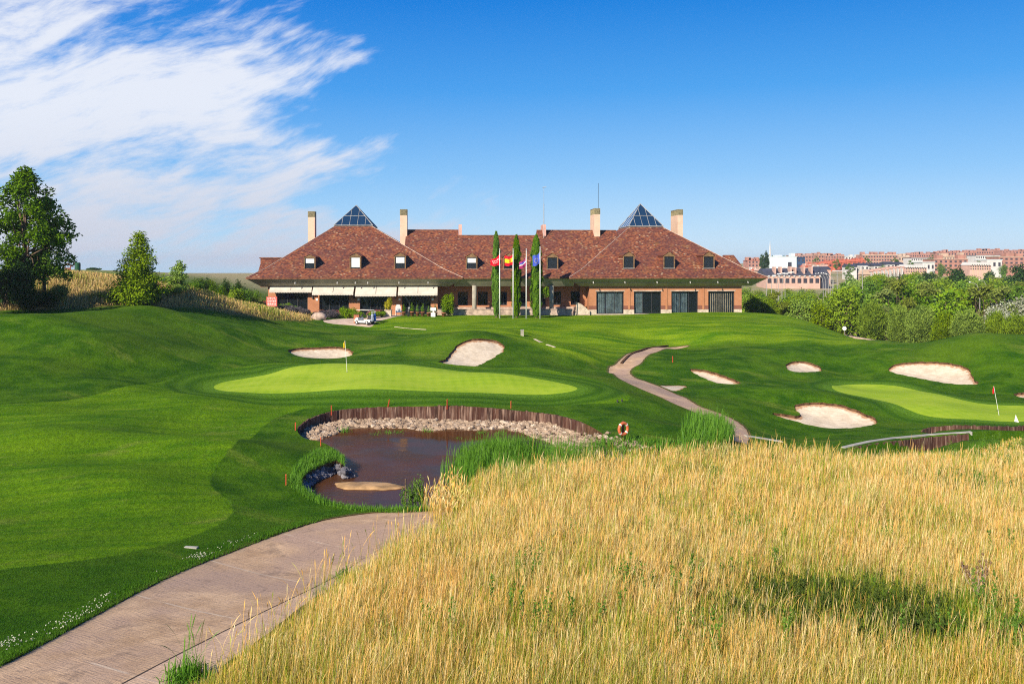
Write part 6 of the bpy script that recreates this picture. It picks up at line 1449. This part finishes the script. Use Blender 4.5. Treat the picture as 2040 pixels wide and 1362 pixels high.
# stone wall, road and sign at the foot of the lawn
def wall_line(pts, w_, h, name, label, mat):
    m = MB(); P_ = [Vector(loc(px, Y)) for px, Y in pts]
    for a, b in zip(P_[:-1], P_[1:]):
        d = (b-a).normalized(); nrm = Vector((-d.y, d.x, 0)).normalized()*w_/2; z = Vector((0, 0, h)); lo = Vector((0, 0, -.6)); m.hexa([a-nrm+lo, b-nrm+lo, b+nrm+lo, a+nrm+lo, a-nrm+z, b-nrm+z, b+nrm+z, a+nrm+z])
    o = m.build(name, mat); tag(o, label, 'wall'); return o
wall_line([(1672, 131), (1700, 129), (1745, 126), (1790, 122), (1825, 118), (1850, 114)], .5, 1.15, 'stone_wall', 'low tan stone wall at the feet of the pines', 'terrace_stone')
m = MB(); a, b, c, d = [Vector(loc(*q)) for q in ((1672, 150), (1722, 146), (1730, 162), (1680, 166))]; z = Vector((0, 0, .35)); m.add([a+z, b+z, c+z, d+z], [(0, 1, 2, 3)]); m.add([a+z, b+z, b-z*4, a-z*4], [(0, 3, 2, 1)]); tag(m.build('road', 'asphalt'), kind='structure')
o = empty('round_sign', loc(1682, 128), 'round white sign on a pole at the end of the lawn', 'sign'); zt = ZC-(654-HY)/F*128-o.location.z; MB().cyl((0, 0, -.2), (0, 0, zt), .03, n=6).build('post', 'zinc', o); MB().cyl((0, -.03, zt), (0, -.06, zt), .30, n=16).build('panel', 'white_paint', o)
# street lamps
def lamp(px, top, Y, side, label, group, dbl=False):
    b = loc(px, Y); h = ZC-(top-HY)/F*Y-b[2]; r = empty('street_lamp', b, label, 'street lamp', group); m = MB()
    if side: m.tube([(0, 0, -.3), (0, 0, h*.8), (side*.15, 0, h*.9), (side*.6, 0, h*.97), (side*1.5, 0, h)], [.07, .06, .05, .045, .04], 7); hx = side*1.5
    else: m.tube([(0, 0, -.3), (0, 0, h)], [.08, .05], 7); hx = 0
    m.build('pole', 'zinc', r)
    if dbl: MB().box(-.9, .9, -.15, .15, h, h+.14).build('lamp_head', 'pale_metal', r)
    else: MB().hexa([(hx-.05*side-.2, -.16, h-.06), (hx+side*.5+.2, -.16, h-.06), (hx+side*.5+.2, .16, h-.06), (hx-.2, .16, h-.06), (hx-.15, -.1, h+.12), (hx+side*.4+.15, -.1, h+.12), (hx+side*.4+.15, .1, h+.12), (hx-.15, .1, h+.12)]).build('lamp_head', 'white_paint', r)
L = [(1527, 549), (1537, 546), (1546, 544.5), (1551, 545), (1558, 543), (1564, 542.5)]
for i, (px, top) in enumerate(L): lamp(px, top, 205-0*i, 1, 'curved street lamp, %s from the left in the group by the roof corner' % ordn(i+1), 'curved street lamps along the avenue')
Rr_ = [(1640, 545), (1645, 544), (1651, 543.5), (1655, 544), (1658.5, 545), (1661, 546)]
for i, (px, top) in enumerate(Rr_): lamp(px, top, 205, -1, 'curved street lamp, %s from the left in the group before the brick terrace' % ordn(i+1), 'curved street lamps along the avenue')
for px, top, Y, sd, dbl, l in ((1718, 531, 160, 0, True, 'tallest street lamp, with a flat double head'), (1668, 540, 165, 0, True, 'tall street lamp left of the tallest one'), (1684, 541, 260, 0, False, 'thin far lamp between the two tall ones'), (1804, 566, 175, -1, False, 'small curved lamp in the left of the tree belt'), (1832, 564, 190, -1, False, 'second small lamp in the tree belt'), (1952, 562, 150, -1, False, 'tall curved lamp left of the silvery trees'), (1966, 558, 200, -1, False, 'small lamp right of the tall curved one')):
    lamp(px, top, Y, sd, l, 'lamps in the tree belt', dbl)
# ------------------------------------------------------------------ the town on the skyline
def block(px0, px1, pt, pb, Y, d, wall_, roof, nc_, nr_, name, label, cat='building', kind='flat', huts=0, bands=None, group='buildings of the town on the skyline', rot=0, wf=.45, hf=.45, seed=0, base=None):
    x0, x1 = (px0-CX)/F*Y, (px1-CX)/F*Y; zt = ZC-(pt-HY)/F*Y; zb = ZC-(pb-HY)/F*Y; xc, w_ = (x0+x1)/2, (x1-x0)/2; h = zt-zb
    gz = float(G(xc, Y)); zb0 = min(zb, gz)-1-zb
    r = empty(name, (xc, Y, zb), label, cat, group, rz=rot); rs = random.Random(seed+int(px0))
    hb = h if kind == 'flat' else h*.62
    MB().box(-w_, w_, 0, d, zb0, hb).build('wall', wall_, r)
    if kind == 'flat': ro = MB().box(-w_-.3, w_+.3, -.3, d+.3, hb, hb+.35).build('roof', roof, r)
    elif kind == 'long': ro = MB().hexa([(-w_-.4, -.5, hb), (w_+.4, -.5, hb), (w_+.4, d+.5, hb), (-w_-.4, d+.5, hb), (-w_-.4, d*.45, h), (w_+.4, d*.45, h), (w_+.4, d*.55, h), (-w_-.4, d*.55, h)]).build('roof', roof, r)
    else: ro = MB().prism([(-w_-.3, hb), (w_+.3, hb), (0, h)], -.4, d).build('roof', roof, r)
    for k in range(huts):
        x = -w_+2*w_*(k+rs.uniform(.2, .8))/huts; hw = min(w_*.35, rs.uniform(1.0, 2.6)); hh = rs.uniform(.8, 2.8)
        if kind != 'flat': hw = .35; hh = rs.uniform(.4, .9); x = x*.8
        MB().box(x-hw, x+hw, 1, min(d-1, 5), hb+.2 if kind == 'flat' else hb, (hb if kind == 'flat' else h)+hh).build('chimney', wall_, ro)
    if nc_ and nr_:
        src = None; cw, rh = 2*w_/nc_, hb/nr_
        for i in range(nc_):
            for j in range(nr_):
                if src is None: f = MB().box(-cw*wf/2, cw*wf/2, -.12, .02, -rh*hf/2, rh*hf/2).build('window', 'far_window', r); src = f
                else: f = src.copy(); sc.collection.objects.link(f)
                f.location = (-w_+cw*(i+.5), 0, rh*(j+.5))
    if bands:
        for j in range(nr_+1): MB().box(-w_-.05, w_+.05, -.35, -.02, hb*j/max(1, nr_)-.35*hb/8-.25, hb*j/max(1, nr_)).build('balcony', bands, r)
    return r
b = block(1533, 1587, 512, 535, 520, 16, 'panel_white', 'panel_white', 0, 0, 'office_block', 'white panelled office block beside the two poplars', huts=2)
for i in range(9): MB().box(-7.8+i*1.78-.04, -7.8+i*1.78+.04, -.05, 0, 0, 6.6).build('panel_joint', 'zinc', b)
MB().box(2.8, 5, -.1, .02, 1.2, 3.8).build('window', 'far_window', b)
block(1587.5, 1604, 513, 535, 521, 15, 'panel_blue', 'panel_blue', 2, 2, 'office_wing', 'dark blue glass wing at the right side of the white office block')
o = MB().lathe([(.9, -5), (.8, 6), (.45, 11), (.05, 16.5)], 8).build('spire', 'render_white'); x = loc(1534, 620); o.location = (x[0], x[1], ZC-(510-HY)/F*620-6); tag(o, 'thin white pointed spire behind the office block', 'spire', 'buildings of the town on the skyline')
for i, (px, top) in enumerate(((1518.5, 507), (1527, 503))):
    o = needle_tree('poplar', ('left of the two dark poplars beside the white office block', 'right of the two dark poplars beside the white office block')[i], 'tree', 9, 2.6, 'leaf_dark', 2400, 400+i, .05, spike=.8, group='poplars beside the office block'); z = loc(px, 490); h = ZC-(top-HY)/F*490-z[2]; place(o, z, i, (1, 1, h/9))
b = block(1527, 1634, 535, 570, 390, 16, 'render_pink', 'roof_slate', 9, 1, 'terrace_block', 'long terrace with a dark slate roof and pink front', kind='long', huts=6, wf=.62, hf=.42)
m = MB()
for i in range(11): m.box(-11.3+i*2.25, -10.5+i*2.25, -.5, -.1, 4.1, 4.7)
m.build('cornice_blocks', 'render_white', b)
block(1636, 1652, 534, 572, 392, 12, 'roof_slate', 'roof_slate', 0, 0, 'stair_tower', 'dark slate stair tower at the right end of the long terrace', kind='gable')
block(1630, 1655, 531, 545, 430, 10, 'render_pink', 'roof_slate', 0, 0, 'slate_house', 'slate roofed house right of the long terrace', kind='long')
n = 0
for i in range(12):
    px = 1612+i*9.4; top = 524.5-i*.65-(2.5 if i > 2 else 0); block(px, px+9.2, top, top+13.5, 600-i*2, 9, 'roof_red', 'roof_red', 1, 1, 'red_house', 'red gabled terrace house, %s from the left in the red row' % ordn(i+1), 'house', kind='gable', group='red terrace houses', huts=1, seed=i)
for i, (a, b2, t_) in enumerate(((1690, 1707, 526), (1714, 1732, 524), (1741, 1758, 524), (1766, 1783, 521), (1788, 1800, 522))):
    block(a, b2, t_, t_+14, 470, 9, 'render_white', 'roof_slate', 2, 1, 'slate_house', 'white walled house with a slate roof, %s from the left among the trees' % ordn(i+1), 'house', kind='long', group='slate roofed houses')
for i in range(9):
    px = 1733+i*7.6; top = 541-i*1.1; r = block(px, px+7.4, top, top+17, 350, 9, 'render_pink', 'render_pink', 1, 1, 'pink_house', 'pink stepped terrace house with white fins, %s from the left' % ordn(i+1), 'house', group='pink stepped terrace houses')
    MB().prism([(-.85, 0), (-.5, 0), (-.5, 2.4), (-.85, 3.2)], -1.8, -.05).build('fin', 'render_white', r)
block(1722, 1733, 537, 562, 345, 6, 'render_tan', 'render_tan', 0, 0, 'pink_tower', 'pink rounded end tower of the stepped terrace', kind='gable')
for k, (pa, n_, py, Y) in enumerate(((1804, 9, 527, 420), (1932, 9, 522, 420))):
    for i in range(n_):
        px = pa+i*4.7; r = block(px, px+4.6, py+i*.1, py+16, Y, 8, 'render_tan' if i % 2 else 'render_pink', 'render_white', 1, 2, 'zigzag_house', 'white gabled zigzag house, %s in the %s zigzag terrace' % (ordn(i+1), ('left', 'right')[k]), 'house', kind='gable', group='white zigzag terraces')
T_ = [(1575, 1628, 509, 522, 820, 'render_brick', 'render_white', 9, 2, 7, None, 'low pink block above the blue glass wing'), (1630, 1642, 508, 522, 760, 'render_brick', 'render_tan', 2, 2, 2, None, 'small brick block above the red row'), (1644, 1682, 510, 524, 800, 'render_brick', 'render_pink', 7, 3, 6, None, 'brick apartment block above the red row'),
      (1684, 1718, 511, 524, 840, 'render_white', 'render_white', 6, 2, 2, None, 'pale low block in the gap of the skyline'), (1718, 1788, 508, 527, 760, 'render_brick', 'render_tan', 13, 3, 9, 'render_tan', 'long brick apartment block with cream balconies'), (1790, 1812, 511, 530, 770, 'render_tan', 'render_white', 4, 2, 3, None, 'cream block right of the long brick one'),
      (1808, 1872, 507, 524, 900, 'render_brick', 'render_pink', 14, 3, 10, None, 'distant brick block with many chimneys on the skyline'), (1815, 1868, 514, 527, 700, 'render_white', 'roof_slate', 12, 2, 0, 'render_white', 'white balconied block in front of the distant brick one'),
      (1866, 1946, 503, 522, 850, 'render_brick', 'render_brick', 14, 3, 12, None, 'tall brick block at the highest part of the skyline'), (1860, 1928, 517, 541, 520, 'render_brick', 'render_tan', 7, 3, 2, None, 'orange brick block with few windows left of the tall round tree'), (1880, 1925, 511, 520, 620, 'render_tan', 'render_tan', 8, 1, 3, None, 'orange upper storey behind the orange brick block'),
      (1936, 1998, 500, 520, 880, 'render_brick', 'render_pink', 13, 3, 10, None, 'brick block with rooftop chimneys right of the highest one'), (1944, 1992, 509, 524, 700, 'render_white', 'roof_slate', 11, 2, 0, 'render_white', 'white balconied block left of the right edge'), (1966, 1996, 518, 535, 500, 'render_white', 'panel_white', 3, 1, 0, None, 'pale flat roofed hall beside the orange block'), (1838, 1862, 523, 540, 500, 'render_white', 'panel_white', 3, 1, 0, None, 'pale flat roofed hall left of the orange brick block'),
      (1990, 2060, 512, 535, 520, 'render_brick', 'render_tan', 7, 3, 2, None, 'orange brick block with few windows at the right edge'), (1996, 2090, 500, 518, 860, 'render_brick', 'render_brick', 14, 3, 12, None, 'brick block with many chimneys at the right edge'), (2070, 2160, 505, 528, 640, 'render_brick', 'render_tan', 8, 3, 4, None, 'brick block outside the right edge'),
      (1490, 1518, 519, 532, 700, 'render_brick', 'roof_red', 4, 2, 5, None, 'red brick block left of the poplars')]
for i, (a, b2, t_, bt, Y, wm, rm, nc_, nr_, hu, bd, l) in enumerate(T_): block(a, b2, t_, bt, Y, 14, wm, rm, min(nc_, 14), nr_, 'apartment_block', l, huts=hu, bands=bd, seed=i*3)
rt = random.Random(12)
for i in range(34):                                     # roofs between the roof corner and the office block
    px = 1486+i*4.9+rt.uniform(-2, 2); top = 533+rt.uniform(-2, 4)+(3 if px < 1530 else 5)
    if px > 1600: top = 527+rt.uniform(0, 3); 
    block(px, px+rt.uniform(5, 8), top, top+12, 455+rt.uniform(-20, 20), 8, rt.choice(['render_pink', 'render_white', 'render_tan', 'render_brick']), rt.choice(['roof_red', 'render_pink', 'roof_red', 'render_white']), 1, 1, 'small_house', 'small far house, %s from the left in the crowded rows before the office block' % ordn(i+1), 'house', kind='gable', group='crowded small houses', huts=1, seed=i)
for i in range(16):
    px = 1540+i*31+rt.uniform(-8, 8); Y = rt.uniform(560, 640); o = copy_tree(protos[rt.choice([1, 4])]); b = loc(px, Y); s = rt.uniform(.9, 1.25)
    if px > 1640 and i % 2: b = loc(px, 450)
    place(o, (b[0], b[1], b[2]+(1.5 if Y > 500 else 0)), i, s, 'green town tree, %s from the left among the far houses' % ordn(i+1), 'trees among the far houses')
# ------------------------------------------------------------------ summer haze over the plain
hz = MB().box(-2700, 2700, -120, 2900, -80, 27).build('haze', 'inside'); m, t = newmat('haze'); hz.data.materials[0] = m
pv = N(t, 'ShaderNodeVolumePrincipled', ins={'Color': (.80, .88, 1, 1), 'Density': .00018, 'Anisotropy': .2}); o = t.nodes.new('ShaderNodeOutputMaterial'); t.links.new(pv.outputs[0], o.inputs['Volume'])
tag(hz, kind='stuff'); sc.cycles.volume_bounces = 0
